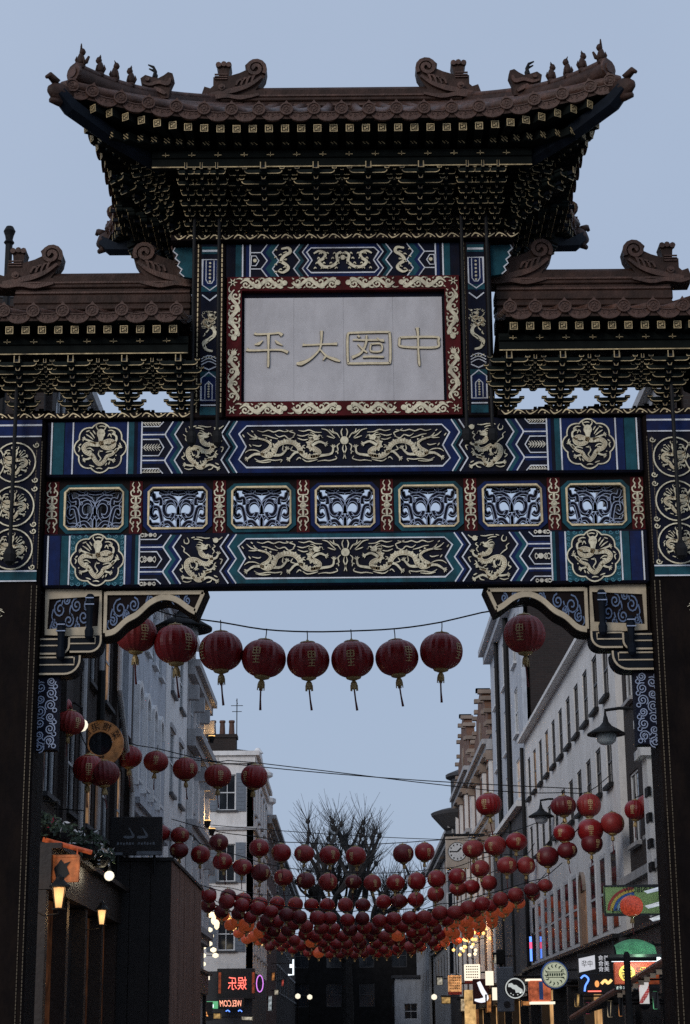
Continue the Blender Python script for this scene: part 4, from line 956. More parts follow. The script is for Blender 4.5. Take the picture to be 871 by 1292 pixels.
# =================================================================== GROUND
ASPH = mat('asphalt', (.045, .045, .048), .85, 0, .35, 3, .3, 120)
PAVE = mat('pavement_slabs', (.16, .155, .15), .8, 0, .25, 2, .2, 60)
KERB = mat('granite_kerb', (.22, .22, .22), .8, 0, .25, 8)
tag(MB().grid([[V(-1500, -1500, -.02), V(1500, -1500, -.02)], [V(-1500, 1500, -.02), V(1500, 1500, -.02)]]).build('ground', ASPH), kind='structure')
tag(MB().grid([[V(-3.2, -60, -.012), V(3.2, -60, -.012)], [V(-3.2, 148, -.012), V(3.2, 148, -.012)]]).build('road', ASPH), kind='structure')
for s in (-1, 1):
    p = MB()
    a, b = sorted((s * 3.35, s * 16)); p.box(a, b, -60, 148, -.3, .12)
    pv = tag(p.build('pavement_left' if s < 0 else 'pavement_right', PAVE), kind='structure')
    a, b = sorted((s * 3.2, s * 3.347)); MB().bbox(a, b, -60, 148, -.2, .123, .015).build('kerb', KERB, pv)

# =================================================================== BUILDINGS
GLASS = mat('dark_window_glass', (.014, .017, .022), .07, 0, .3, 2, spec=.6)
GLASSW = mat('warm_reflection_glass', (.10, .06, .03), .2, 0, .4, 1.2, emit=(1.0, .55, .25), estr=.14)  # weak glow in some panes stands in for a warm reflection
SASH = mat('white_sash_paint', (.62, .64, .66), .5, 0, .15, 5)
SASHD = mat('dark_sash_paint', (.05, .05, .055), .5, 0, .2, 5)
STUC = mat('white_stucco', (.80, .79, .78), .85, 0, .10, .7, .15, 25, streak=True, grime=.22)
STUCG = mat('grey_stucco', (.42, .42, .43), .85, 0, .2, .8, .2, 25, streak=True, grime=.4)
STUCD = mat('dark_painted_render', (.055, .055, .06), .8, 0, .3, .8, .2, 25, streak=True)
PBLUE = mat('pale_blue_render', (.50, .53, .58), .85, 0, .14, .8, .15, 25, streak=True, grime=.35)
SLATE = mat('slate_roof', (.035, .036, .042), .7, 0, .35, 2, .4, 12)
LEAD = mat('lead_flashing', (.12, .125, .14), .6, 0, .25, 3)
BRD = brick_mat('dark_brown_brick', (.040, .024, .020), (.026, .017, .015), (.045, .04, .037))
BRR = brick_mat('red_brick', (.15, .06, .042), (.11, .045, .035), (.14, .11, .10))
BRO = brick_mat('orange_brick', (.27, .125, .070), (.20, .095, .058), (.2, .15, .12))
TERRA = mat('carved_stone', (.27, .21, .17), .8, 0, .35, 1.5, .3, 14)
SHUT = mat('grey_blue_shutter', (.14, .17, .21), .6, 0, .2, 5)
POT = mat('chimney_pot_clay', (.10, .05, .035), .8, 0, .3, 6)

def wall_mesh(F, u0, u1, v0, v1, rects, depth, mt, name, parent):
    """one sheet of wall with real openings and reveals; rects = (u0, u1, v0, v1)"""
    us = sorted({u0, u1, *[r[0] for r in rects], *[r[1] for r in rects]}); vs = sorted({v0, v1, *[r[2] for r in rects], *[r[3] for r in rects]})
    g = MB(F)
    for i in range(len(us) - 1):
        run = None
        for j in range(len(vs) - 1):
            cu, cv = (us[i] + us[i + 1]) / 2, (vs[j] + vs[j + 1]) / 2
            hole = any(r[0] < cu < r[1] and r[2] < cv < r[3] for r in rects)
            if not hole: g.add([g.p(us[i], vs[j], 0), g.p(us[i + 1], vs[j], 0), g.p(us[i + 1], vs[j + 1], 0), g.p(us[i], vs[j + 1], 0)], [(0, 1, 2, 3)])
    for a, b, c, d in rects:
        for q in (((a, c), (a, d)), ((b, d), (b, c)), ((b, c), (a, c)), ((a, d), (b, d))):
            (x0, y0), (x1, y1) = q; g.add([g.p(x0, y0, 0), g.p(x1, y1, 0), g.p(x1, y1, -depth), g.p(x0, y0, -depth)], [(0, 1, 2, 3)])
    for q in (((u0, v0), (u0, v1)), ((u1, v1), (u1, v0)), ((u0, v1), (u1, v1))):
        (x0, y0), (x1, y1) = q; g.add([g.p(x0, y0, 0), g.p(x1, y1, 0), g.p(x1, y1, -depth - .1), g.p(x0, y0, -depth - .1)], [(0, 1, 2, 3)], True)
    return g.build(name, mt, parent)
def window(F, r, parent, glass=GLASS, sash=SASH, bars=(1, 2), sill=None, lintel=None, depth=.16, arch=False):
    a, b, c, d = r; cu, cv = (a + b) / 2, (c + d) / 2
    w = MB(F).rect(a, b, c, d, -depth - .03, -depth).build('window', glass, parent)
    g = MB(F); t = .045
    for q in ((a, a + t, c, d), (b - t, b, c, d), (a + t, b - t, c, c + t), (a + t, b - t, d - t, d)): g.rect(*q, -depth, -depth + min(.05, depth * .5))
    g.rect(a + t, b - t, cv - .022, cv + .022, -depth, -depth + min(.045, depth * .45))
    for k in range(1, bars[0] + 1):
        x = a + (b - a) * k / (bars[0] + 1); g.rect(x - .012, x + .012, c + t, d - t, -depth + .001, -depth + min(.03, depth * .35))
    g.build('frame', sash, w)
    if sill: MB(F).box(a - .08, b + .08, -.10, .08, c - .075, c - .002).build('sill', sill, w)
    if lintel: MB(F).box(a - .10, b + .10, -.05, .05, d + .002, d + .14).build('lintel', lintel, w)
    return w
def building(name, label, side, X, Y0, Y1, H, wall, rows, n=None, ww=.9, deep=9.0, z0=0.0, glass=GLASS, sash=SASH, sill=None, lintel=None, bars=(1, 2), margin=.6, roof=SLATE, body=None, cornice=None, skip=(), parapet=0, us=None, reveal=.05):
    """terraced house along the street; side +1 right, -1 left; rows = (z0, z1) of window rows; every opening is cut"""
    root = thing(name, label, 'building', (X, Y0, 0)); L = Y1 - Y0
    F = (V(0, 0, 0), V(0, 1, 0), UZ, V(-side, 0, 0))
    if us is None: us = [margin + (L - 2 * margin) * (k + .5) / n for k in range(n)]
    rects = [(u - ww / 2, u + ww / 2, a, b) for u in us for a, b in rows]
    wall_mesh(F, 0, L, z0, H, rects, reveal, wall, 'front_wall', root)
    for i, r in enumerate(rects):
        window(F, r, root, glass if random.random() > .10 else GLASSW, sash, bars, sill, lintel, reveal)
    b = MB(); x0, x1 = sorted((side * .27, side * deep)); b.box(x0, x1, 0, L, z0, H - .02); b.build('house_body', body or wall, root)
    if roof: b = MB(); b.box(min(0, side * deep), max(0, side * deep), -.0, L, H, H + .12); b.build('roof', roof, root)
    for z, h_, pr in (cornice or []):
        c = MB(); c.box(min(-side * pr, -side * .002), max(-side * pr, -side * .002), -.02, L + .02, z, z + h_ * .45); c.box(min(-side * pr * .6, -side * .002), max(-side * pr * .6, -side * .002), -.02, L + .02, z - h_ * .55, z - .002); c.build('cornice', wall if wall not in (BRD, BRR, BRO) else STUCG, root)
    return root, F
def chimney(root, x, y, z, w, d, h, pots, mt=BRD):
    c = MB().box(x - w / 2, x + w / 2, y - d / 2, y + d / 2, z, z + h).box(x - w / 2 - .06, x + w / 2 + .06, y - d / 2 - .06, y + d / 2 + .06, z + h, z + h + .14).build('chimney', mt, root)
    for k in range(pots):
        px_ = x - w / 2 + w * (k + .5) / pots
        MB().lathe([(.13, 0), (.12, .1), (.10, .5), (.13, .55), (.12, .62)], (px_, y, z + h + .14), 10).build('chimney_pot', POT, c)

# ---- right side
rt, F = building('white_stucco_house', 'long white stucco terrace with rows of narrow windows on the right', 1, 5.5, 37.7, 57.6, 10.35, STUC, [(8.52, 9.72), (6.66, 7.66)], us=[1.35 + 1.73 * k for k in range(11)], ww=.86, z0=3.55, sash=SASHD, roof=LEAD, sill=IRON)  # black sills: the shade beneath them put into their colour
rw = []
for k in range(11):
    u = 1.35 + 1.73 * k
    if k == 3: continue
    rw.append(u)
for k, u in enumerate(rw):       # third row: tall narrow openings recessed on the face, framed by white piers
    r = (u - .42, u + .42, 3.75, 5.28)
    w = MB(F).rect(r[0], r[1], r[2], r[3], -.02, .012).build('window', GLASS, rt); g = MB(F)
    for q in ((r[0] - .10, r[0], r[2], r[3]), (r[1], r[1] + .10, r[2], r[3]), (r[0] - .10, r[1] + .10, r[3], r[3] + .09)): g.rect(*q, 0, .022)
    g.rect(r[0], r[1], 4.5, 4.55, .012, .03); g.build('frame', SASH, w)
# arched warm doorway niche
ARCHW = mat('warm_stone_niche', (.42, .24, .14), .8, 0, .25, 3, .2, 20)
u = 6.6; pts = [(u - .42, 3.6), (u + .42, 3.6), (u + .42, 4.85)] + [(u + .42 * math.cos(a), 4.85 + .42 * math.sin(a)) for a in [k * math.pi / 10 for k in range(1, 10)]] + [(u - .42, 4.85)]
nch = MB(F).poly(pts, -.01, .03).build('arched_niche', ARCHW, rt); MB(F).poly([(u + (a - u) * .72, 4.82 + (b - 4.82) * .72) for a, b in pts[2:]], .03, .05).build('fanlight', GLASS, nch); MB(F).line(pts[1:], .07, .0, .08).build('arch_moulding', TERRA, nch)
MB(F).box(0, 19.9, -.22, .2, 10.36, 10.46).build('parapet_coping', STUC, rt)
MB().tube([(-.1, 19.75, 10.2), (-.1, 19.75, 3.6)], .06, 8).build('drainpipe', IRON, rt)

r3, F = building('tall_pale_house', 'tall pale house with dark blank side wall above the white terrace', 1, 5.5, 57.75, 70.2, 16.2, PBLUE, [(13.3, 14.9), (11.0, 12.5), (8.9, 10.2)], us=[2.2, 6.3, 10.3], ww=1.25, z0=3.5, sill=SASH, lintel=None, body=BRD, cornice=[(15.6, .5, .45)], bars=(1, 2))
MB(F).tube([V(-.09, 4.3, 15.4), V(-.09, 4.3, 3.6)], .09, 8).build('drainpipe', IRON, r3)
MB(F).tube([V(-.09, 8.4, 15.4), V(-.09, 8.4, 3.6)], .08, 8).build('drainpipe', IRON, r3)
MB(F).rect(0.02, 12.4, 3.5, 8.45, .0, .10).build('dark_shop_band', STUCD, r3)
MB(F).box(0, 12.45, -.3, .0, 8.45, 8.62).build('string_course', STUC, r3)
MB().box(.3, 9, 0, 12.45, 16.3, 16.9).build('attic', SLATE, r3)

def dutch(name, label, Y0, Y1, H, Hg, wall):
    root, F = building(name, label, 1, 5.5, Y0, Y1, H, wall, [(H - 2.6, H - .9), (H - 5.4, H - 3.5), (H - 8.2, H - 6.3)], n=3, ww=.85, z0=3.4, sill=TERRA, lintel=TERRA, bars=(1, 2), cornice=[(H - 3.0, .35, .35), (H - 5.9, .35, .30), (H - .3, .4, .4)])
    L = Y1 - Y0; c = L / 2
    half = [(.46 * L, 0), (.46 * L, .4), (.36 * L, .5), (.36 * L, (Hg - H) * .45), (.24 * L, (Hg - H) * .52), (.22 * L, (Hg - H) * .78), (.12 * L, (Hg - H) * .82), (.10 * L, Hg - H), (0, Hg - H + .25)]
    pts = [(c + a, H + .13 + b) for a, b in half] + [(c - a, H + .13 + b) for a, b in half[::-1][1:]]
    gb = MB(F).poly(pts, -.35, .02).build('stepped_gable', wall, root)
    g = MB(F)
    for a, b in half: 
        for s in (-1, 1): g.box(c + s * a - .16, c + s * a + .16, -.18, .40, H + .13 + b - .02, H + .13 + b + .14)
    g.build('gable_coping', TERRA, gb)
    MB(F).poly([(c + .4 * math.cos(k * .785), H + (Hg - H) * .4 + .5 * math.sin(k * .785)) for k in range(8)], .02, .08).build('carved_roundel', TERRA, gb)
    for u in (.25, L / 3, 2 * L / 3, L - .25): 
        p = MB(F).rect(u - .17, u + .17, 3.5, H - .3, 0, .14).build('pilaster', STUC, root)
        for z in (H - .9, H - 3.6, H - 6.4): MB(F).box(u - .26, u + .26, -.26, .0, z, z + .35).box(u - .20, u + .20, -.34, .0, z + .1, z + .25).build('carved_capital', TERRA, p)
    return root
dutch('gabled_brick_house', 'orange brick house with stepped ornate gable next to the tall pale house', 70.3, 81.5, 12.6, 14.9, BRO)
dutch('gabled_brick_house', 'farther of the two stepped gable houses, beside the brimmed corner tower', 81.7, 93.5, 13.2, 15.8, BRO)
r5, F = building('corner_tower_house', 'dark corner house with wide brimmed curved roof behind the clock sign', 1, 5.5, 94, 124, 12.2, STUCG, [(9.9, 11.3), (7.4, 8.8), (4.8, 6.2)], n=8, ww=1.3, z0=0, sash=SASHD, cornice=[(11.7, .5, .5), (6.9, .4, .3)])
MB().lathe([(1.75, 0), (1.75, 11.6), (1.95, 11.75), (2.5, 12.35), (2.55, 12.5), (2.1, 12.65), (1.5, 12.7), (1.5, 14.2), (1.75, 14.3), (1.75, 14.45), (.9, 14.8)], (1.25, .9, 0), 20).build('corner_turret', STUCD, r5)
for k in range(4):
    a = math.pi * (.95 + .16 * k); c_, s_ = math.cos(a), math.sin(a)
    for z in (9.6, 7.0, 4.6):
        Ft = (V(1.25 + 1.76 * c_, .9 + 1.76 * s_, z), V(-s_, c_, 0), UZ, V(c_, s_, 0)); w = MB(Ft).rect(-.32, .32, 0, 1.5, -.1, .02).build('turret_window', GLASS, r5); MB(Ft).frame(-.34, .34, -.02, 1.52, .06, 0, .05).build('frame', SASH, w)

# near right: dark brick house with a white pilaster
r1, F = building('dark_brick_house', 'near dark brick house behind the right gate pillar', 1, 5.62, 30.6, 37.55, 13.0, BRD, [(10.4, 11.9), (8.0, 9.4), (5.2, 6.6)], us=[1.2, 4.0, 6.0], ww=1.1, z0=0, sash=SASH, sill=STUCG, cornice=[(12.5, .4, .35), (4.4, .35, .3)])
pl = MB(F).rect(2.2, 2.75, 3.6, 6.35, 0, .34).build('white_pilaster', STUC, r1)
MB(F).box(2.1, 2.85, -.46, 0, 6.35, 6.5).box(2.15, 2.8, -.40, 0, 6.5, 6.62).build('pilaster_capital', STUC, pl)
for z in (4.35, 4.75, 5.2, 5.65): MB(F).box(2.16, 2.5, -.36, -.30, z, z + .16).build('pilaster_block', IRON, pl)
pl2 = MB(F).rect(2.05, 2.9, 7.3, 12.2, 0, .30).build('white_pilaster', STUC, r1)
MB(F).box(1.95, 3.0, -.42, 0, 6.95, 7.1).box(2.0, 2.95, -.36, 0, 7.1, 7.28).build('pilaster_base', STUC, pl2)

# ---- left side
l1, F = building('dark_brick_pub', 'near dark brick pub building behind the left gate pillar', -1, -4.7, 27.6, 40.0, 13.0, BRD, [(10.6, 12.1), (7.9, 9.7), (5.3, 7.0)], n=5, ww=1.15, z0=0, sash=SASH, sill=STUCD, cornice=[(12.5, .45, .3)])
for u in (.4, 2.85, 5.1, 7.3, 9.55, 12.0):
    MB(F).rect(u - .2, u + .2, 4.7, 12.2, .0, .10).build('pilaster', BRD, l1)
MB().tube([(.16, 9.2, 12.2), (.16, 9.2, 8.35), (.16, 11.8, 6.65), (.16, 11.8, 4.9)], .055, 8).build('drainpipe', SASH, l1)
MB().tube([(.14, 4.4, 12.2), (.14, 4.4, 5.0)], .05, 8).build('drainpipe', STUCG, l1)
MB().tube([(.14, 6.6, 9.5), (.14, 6.6, 5.0)], .05, 8).build('drainpipe', STUCG, l1)
MB(F).rect(10.7, 11.35, 7.7, 10.2, 0, .16).build('pale_window_surround', PBLUE, l1)
l1b, F = building('arched_window_house', 'narrow blue white house with arched windows beyond the dark pub', -1, -4.7, 40.15, 47.8, 12.7, PBLUE, [(10.4, 11.7), (7.2, 8.9), (4.4, 5.9)], n=4, ww=.75, z0=0, sill=SASH, cornice=[(12.3, .4, .35), (6.5, .3, .25)])
for k in range(4):
    u = .6 + (7.65 - 1.2) * (k + .5) / 4
    for z in (11.7, 8.9): MB(F).ribbon([(u - .44, z - .05), (u - .36, z + .28), (u, z + .45), (u + .36, z + .28), (u + .44, z - .05)], .14, 0, .09, 5).build('arch_moulding', STUC, l1b)
    MB(F).rect(u - .75, u - .60, 7.0, 9.2, 0, .12).build('pilaster', STUC, l1b)
l2, F = building('white_corniced_house', 'white house with framed sash windows beside the grey corniced house', -1, -4.7, 47.95, 54.4, 13.2, STUC, [(10.6, 12.2), (7.9, 9.6), (5.2, 6.8)], n=2, ww=1.15, z0=0, sill=SASHD, lintel=STUCG, cornice=[(12.7, .4, .4)])
l2b, F = building('grey_corniced_house', 'grey stone house with heavy stacked cornices and mansard roof on the left', -1, -4.7, 54.55, 62.0, 12.4, STUCG, [(10.6, 11.7), (8.2, 9.7), (5.6, 7.2)], n=3, ww=1.0, z0=0, sill=STUCG, lintel=STUCG, cornice=[(12.3, .45, .35), (10.2, .5, .42), (7.6, .4, .3), (4.7, .4, .3)])
for k in range(4):
    u = .4 + k * 2.2
    for z in (9.55, 11.7, 7.1): MB(F).box(u - .16, u + .16, -.36 if z < 11 else -.3, 0, z - .35, z + .08).build('console', STUCG, l2b)
    MB(F).rect(u - .22, u + .22, 4.9, 9.2, 0, .16).build('pilaster', STUC, l2b)
chimney(l2b, -1.2, 1.0, 12.9, 1.2, .8, 1.4, 3)

# L3: corner house whose end wall faces down the street
H3 = 12.75
l3 = thing('corner_house', 'white corner house with grey shutters and three-pot chimney', 'building', (-3.83, 76, 0))
Ff = (V(0, 0, 0), V(-1, 0, 0), UZ, V(0, -1, 0))
wr = [(.25 + .95 - .0, 1.95, 10.6, 12.0), (1.2, 1.95, 7.6, 9.1), (1.2, 1.95, 4.95, 6.3), (3.6, 4.35, 10.6, 12.0), (3.6, 4.35, 7.6, 9.1), (3.6, 4.35, 4.95, 6.3)]
wr = [(.72, 1.42, 10.55, 12.0), (.72, 1.42, 7.7, 9.2), (.72, 1.42, 5.0, 6.3), (3.3, 4.0, 10.55, 12.0), (3.3, 4.0, 7.7, 9.2), (3.3, 4.0, 5.0, 6.3)]
wall_mesh(Ff, 0, 7, 4.2, H3, wr, .16, STUC, 'end_wall', l3)
for r in wr:
    w = window(Ff, r, l3, GLASS, SASH, (1, 2), SASHD)
    for a in (r[0] - .42, r[1] + .02):
        s_ = MB(Ff).rect(a, a + .40, r[2] - .05, r[3] + .05, 0, .05).build('shutter', SHUT, w)
        for k in range(9): MB(Ff).rect(a + .05, a + .35, r[2] + .03 + k * .155, r[2] + .13 + k * .155, .05, .062).build('louvre', SHUT, s_)
Fs = (V(0, 0, 0), V(0, 1, 0), UZ, V(1, 0, 0)); L = 13.0
wr2 = [(u - .4, u + .4, a, b) for u in (1.6, 4.2, 6.8, 9.4, 11.8) for a, b in ((10.5, 12.0), (7.7, 9.3), (4.9, 6.4))]
wall_mesh(Fs, 0, L, 4.2, H3, wr2, .16, STUC, 'front_wall', l3)
for r in wr2: window(Fs, r, l3, GLASS, SASH, (1, 2), STUCG, STUCG)
MB().box(-9, -.27, .27, 13, 0, H3 - .02).build('house_body', STUCG, l3)
MB().box(-7, 0, 0, .27, 0, 4.18).box(-.27, 0, .27, 13, 0, 4.18).build('shopfront_wall', STUCD, l3)
MB().box(-7.2, .25, -.25, 13.2, H3, H3 + .18).box(-7.1, .12, -.12, 13.1, H3 - .3, H3 - .002).build('eaves', STUC, l3)
MB().box(-7.1, .12, -.10, 13, 9.75, 9.87).build('string_course', STUCG, l3)
MB().grid([[V(-7, 0, H3 + .19), V(0, 0, H3 + .19), V(0, 13, H3 + .19), V(-7, 13, H3 + .19), V(-7, 0, H3 + .19)], [V(-5, 2, H3 + .75), V(-2, 2, H3 + .75), V(-2, 11, H3 + .75), V(-5, 11, H3 + .75), V(-5, 2, H3 + .75)]]).box(-5, -2, 2, 11, H3 + .5, H3 + .75).build('roof', SLATE, l3)
chimney(l3, -1.32, .6, H3 + .18, 1.15, .7, .62, 3)
MB().tube([(-.75, 1.0, H3), (-.75, 1.0, 15.3)], .022, 6).tube([(-.75, .6, 15.15), (-.75, 1.4, 15.15)], .015, 5).tube([(-1.0, 1.0, 15.0), (-.5, 1.0, 15.0)], .015, 5).tube([(-.95, 1.0, 14.75), (-.55, 1.0, 14.75)], .015, 5).build('aerial', IRON, l3)
l4, F = building('white_turret_house', 'brick house with white stone turret top beyond the corner house', -1, -3.9, 89.3, 103, 12.2, BRR, [(9.6, 11.3), (6.8, 8.5)], n=5, ww=1.0, z0=0, sill=STUC, lintel=STUC, cornice=[(11.7, .4, .5)])
MB().lathe([(.75, 11.8), (.75, 12.6), (.9, 12.7), (.9, 12.9), (.55, 13.0), (.55, 13.9), (.75, 14.0), (.75, 14.15), (.3, 14.5), (.2, 15.1), (.28, 15.15), (.1, 15.4)], (-.5, 2.2, 0), 12).build('stone_turret', STUC, l4)
chimney(l4, -.8, 8.5, 12.3, .9, 1.2, 1.3, 2)
l5, F = building('far_brick_terrace', 'far dark brick terrace on the left next to the bare tree', -1, -4.1, 103.2, 146, 12.4, BRD, [(9.8, 11.4), (6.8, 8.4), (4.2, 5.6)], n=12, ww=1.0, z0=0, sill=STUCG, lintel=STUCG, cornice=[(11.9, .4, .4)])
for y in (3.5, 14, 25): chimney(l5, -1.2, y, 12.5, .9, 1.4, 1.5, 3)
r6, F = building('far_right_terrace', 'far pale terrace on the right beyond the brimmed tower', 1, 5.2, 124.4, 147, 9.6, STUCG, [(7.0, 8.4), (4.6, 5.9)], n=8, ww=1.2, z0=0, sash=SASHD, cornice=[(9.1, .4, .4)])
# end of the street
ENDB = mat('near_black_brick', (.013, .012, .012), .9, 0, .4, 2, spec=.1)  # near-black base colour for the building closing the street
e1 = thing('end_terrace', 'dark building closing the far end of the street below the tree', 'building', (0, 152, 0))
Fe = (V(0, 0, 0), V(1, 0, 0), UZ, V(0, -1, 0))
wr = [(x - .6, x + .6, a, b) for x in (-9, -6.4, -3.8, -1.2, 1.4, 4.0, 6.6, 9.2) for a, b in ((4.0, 5.8), (7.0, 8.8))]
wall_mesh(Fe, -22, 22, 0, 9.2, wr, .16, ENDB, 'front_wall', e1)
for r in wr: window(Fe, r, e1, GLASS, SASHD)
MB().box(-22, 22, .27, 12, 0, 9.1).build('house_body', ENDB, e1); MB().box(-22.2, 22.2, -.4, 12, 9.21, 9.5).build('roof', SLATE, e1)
pw = thing('pale_kiosk_house', 'small pale house with dark window at the far end on the right', 'building', (4.35, 140, 0))
Fk = (V(0, 0, 0), V(1, 0, 0), UZ, V(0, -1, 0))
wall_mesh(Fk, -1.0, 1.5, 0, 5.8, [(-.35, .6, 2.9, 4.0), (-.4, .7, .3, 2.2)], .16, PBLUE, 'front_wall', pw)
window(Fk, (-.35, .6, 2.9, 4.0), pw); window(Fk, (-.4, .7, .3, 2.2), pw, GLASS, SASHD)
MB().box(-1.0, 1.5, .27, 3, 0, 5.7).build('house_body', STUCG, pw); MB().box(-1.2, 1.7, -.2, 3, 5.81, 6.0).build('roof', SLATE, pw)

# =================================================================== BARE PLANE TREE
def bare_tree(name, label, x, y, h, seed, spread=3.2):
    rnd = random.Random(seed); root = thing(name, label, 'tree', (x, y, 0))
    BARK = MATS.get('dark_bark') or mat('dark_bark', (.026, .024, .024), .9, 0, .35, 4, .4, 10)
    t = MB(); tw = MB(); knots = []
    hb = h * .38
    t.tube([(0, 0, -.2), (.05, 0, hb * .5), (-.05, 0, hb), (0, 0, hb * 1.25)], [.42, .33, .28, .22], 9)
    def limb(p, d, L, r, lev):
        P = [p]; dd = d.copy(); n = 5
        for k in range(n):
            dd = (dd + V(rnd.uniform(-.25, .25), rnd.uniform(-.25, .25), rnd.uniform(-.02, .22))).normalized(); P.append(P[-1] + dd * L / n)
        t.tube(P, [r * (1 - .5 * k / n) for k in range(n + 1)], 6)
        if lev > 0:
            for _ in range(rnd.choice((2, 3, 3))):
                q = P[rnd.randint(2, n)]; a = rnd.uniform(0, 6.28); nd = (dd * .8 + V(math.cos(a), math.sin(a), rnd.uniform(.1, .7)) * .75).normalized(); limb(q, nd, L * rnd.uniform(.5, .75), r * .66, lev - 1)
        knots.append((P[-1], dd))
    for k in range(8):
        a = k * .785 + rnd.uniform(-.3, .3); up = rnd.uniform(.35, 1.3)
        limb(V(0, 0, hb * rnd.uniform(.85, 1.25)), V(math.cos(a), math.sin(a) * .8, up * 1.0).normalized(), h * rnd.uniform(.24, .36) * spread / 3.2, .26, 2)
    for p, d in knots:
        t.lathe([(.03, -.20), (.13, -.09), (.16, .0), (.12, .10), (.03, .16)], p, 6)
        for _ in range(15):
            a = rnd.uniform(0, 6.28); nd = (V(math.cos(a), math.sin(a), rnd.uniform(.2, 1.6)).normalized() * .9 + d * .3).normalized(); L = rnd.uniform(.6, 2.1)
            q = p + nd * L * .55 + V(rnd.uniform(-.1, .1), rnd.uniform(-.1, .1), 0); e = p + nd * L + V(0, 0, rnd.uniform(0, .25))
            tw.tube([p, q, e], [.020, .014, .008], 3, False)
    t.build('trunk', BARK, root); o = tw.build('twigs', BARK, root); o['kind'] = 'stuff'
    return root
bare_tree('bare_tree', 'bare pollarded tree standing tall in the middle of the far end', -.1, 118, 18.0, 21, 2.5)

# =================================================================== SHOPFRONTS (ground floors)
def emis(name, col, st, base=None): return mat(name, base or tuple(c * .5 for c in col), .5, 0, 0, emit=col, estr=st)
LITW = emis('lit_warm_white', (1.0, .80, .52), 1.1); LITY = emis('lit_yellow', (1.0, .62, .22), 1.0); LITO = emis('lit_orange', (1.0, .40, .12), .75); LITC = emis('lit_cream', (1.0, .90, .70), .8)
LITG = emis('lit_green', (.20, .75, .35), .35); NEONR = emis('neon_red', (1.0, .16, .12), 1.5); NEONB = emis('neon_blue', (.12, .28, 1.0), 1.4); NEONP = emis('neon_pink', (1.0, .12, .28), .9); LITWH = emis('lit_cool_white', (.85, .95, 1.0), 1.2)
SHOPD = mat('black_shopfront_paint', (.014, .014, .016), .4, 0, .3, 4)
REDB = mat('red_signboard', (.32, .03, .02), .5, 0, .2, 5); YEL = mat('yellow_sign_paint', (.70, .45, .08), .5, 0, .15, 6); WHT = mat('white_sign_paint', (.75, .75, .74), .5, 0, .1, 6); INK = mat('black_ink', (.01, .01, .01), .6, 0, 0); GRNP = mat('green_sign_paint', (.30, .42, .16), .5, 0, .15, 6); BLUP = mat('blue_sign_paint', (.04, .12, .42), .5, 0, .15, 6); GREYB = mat('grey_sign_box', (.16, .18, .21), .5, 0, .2, 6)
def shopfront(root, F, u0, u1, z1, n, lits, fascia=SHOPD, wall=SHOPD):
    s = MB(F).rect(u0, u1, .12, z1, -.25, -.20).build('shopfront', wall, root)
    MB(F).box(u0, u1, -.16, .2, z1 - .62, z1 - .03).build('fascia', fascia, s); MB(F).box(u0, u1, -.30, .2, z1 - .03, z1 + .05).build('fascia_cornice', wall, s)
    for k in range(n + 1):
        u = u0 + .12 + (u1 - u0 - .24) * k / n; MB(F).box(u - .12, u + .12, -.10, .2, .12, z1 - .63).build('shop_pilaster', wall, s)
    for k in range(n):
        a, b = u0 + .26 + (u1 - u0 - .24) * k / n, u0 - .02 + (u1 - u0 - .24) * (k + 1) / n
        MB(F).rect(a, b, .75, z1 - .66, -.19, -.12).build('shop_window', lits[k % len(lits)], s); MB(F).rect(a, b, .12, .74, -.19, -.06).build('stall_riser', wall, s)
    return s
FR_ = lambda: (V(0, 0, 0), V(0, 1, 0), UZ, V(-1, 0, 0)); FL_ = lambda: (V(0, 0, 0), V(0, 1, 0), UZ, V(1, 0, 0))
DIMW = mat('dim_lit_shop_glass', (.05, .03, .02), .15, 0, .6, 1.5, emit=(1.0, .55, .22), estr=.35)
shopfront(rt, FR_(), 0, 19.9, 3.5, 6, [GLASS, DIMW, GLASS], STUCD); shopfront(r3, FR_(), 0, 12.4, 3.4, 4, [GLASS, DIMW]); shopfront(r1, FR_(), 0, 6.9, 3.5, 2, [DIMW, GLASS])
for o in (x for x in C.objects if x.name.startswith('gabled_brick_house')): shopfront(o, FR_(), 0, 11.2, 3.35, 3, [DIMW, GLASS])
MB().box(.28, 9, 0, 19.9, 0, 3.54).build('house_body', STUCD, rt); MB().box(.28, 9, 0, 12.45, 0, 3.49).build('house_body', STUCD, r3)
for o in (x for x in list(C.objects) if x.name.startswith('gabled_brick_house')): MB().box(.28, 9, 0, 11.2, 0, 3.39).build('house_body', BRD, o)
PUBW = mat('dim_pub_glass', (.03, .015, .01), .12, 0, .7, 2.2, emit=(1.0, .35, .12), estr=.02); PUBWOOD = mat('dark_pub_panelling', (.020, .012, .009), .45, 0, .4, 4, .2, 14, grime=.5)
shopfront(l1, (V(.20, 0, 0), V(0, 1, 0), UZ, V(1, 0, 0)), 0, 8.7, 4.35, 4, [PUBW, GLASS, PUBW], PUBWOOD, PUBWOOD)
shopfront(l2b, FL_(), 0, 7.4, 3.6, 3, [GLASS, DIMW], SHOPD); shopfront(l2, FL_(), 0, 6.4, 3.6, 2, [GLASS], SHOPD)

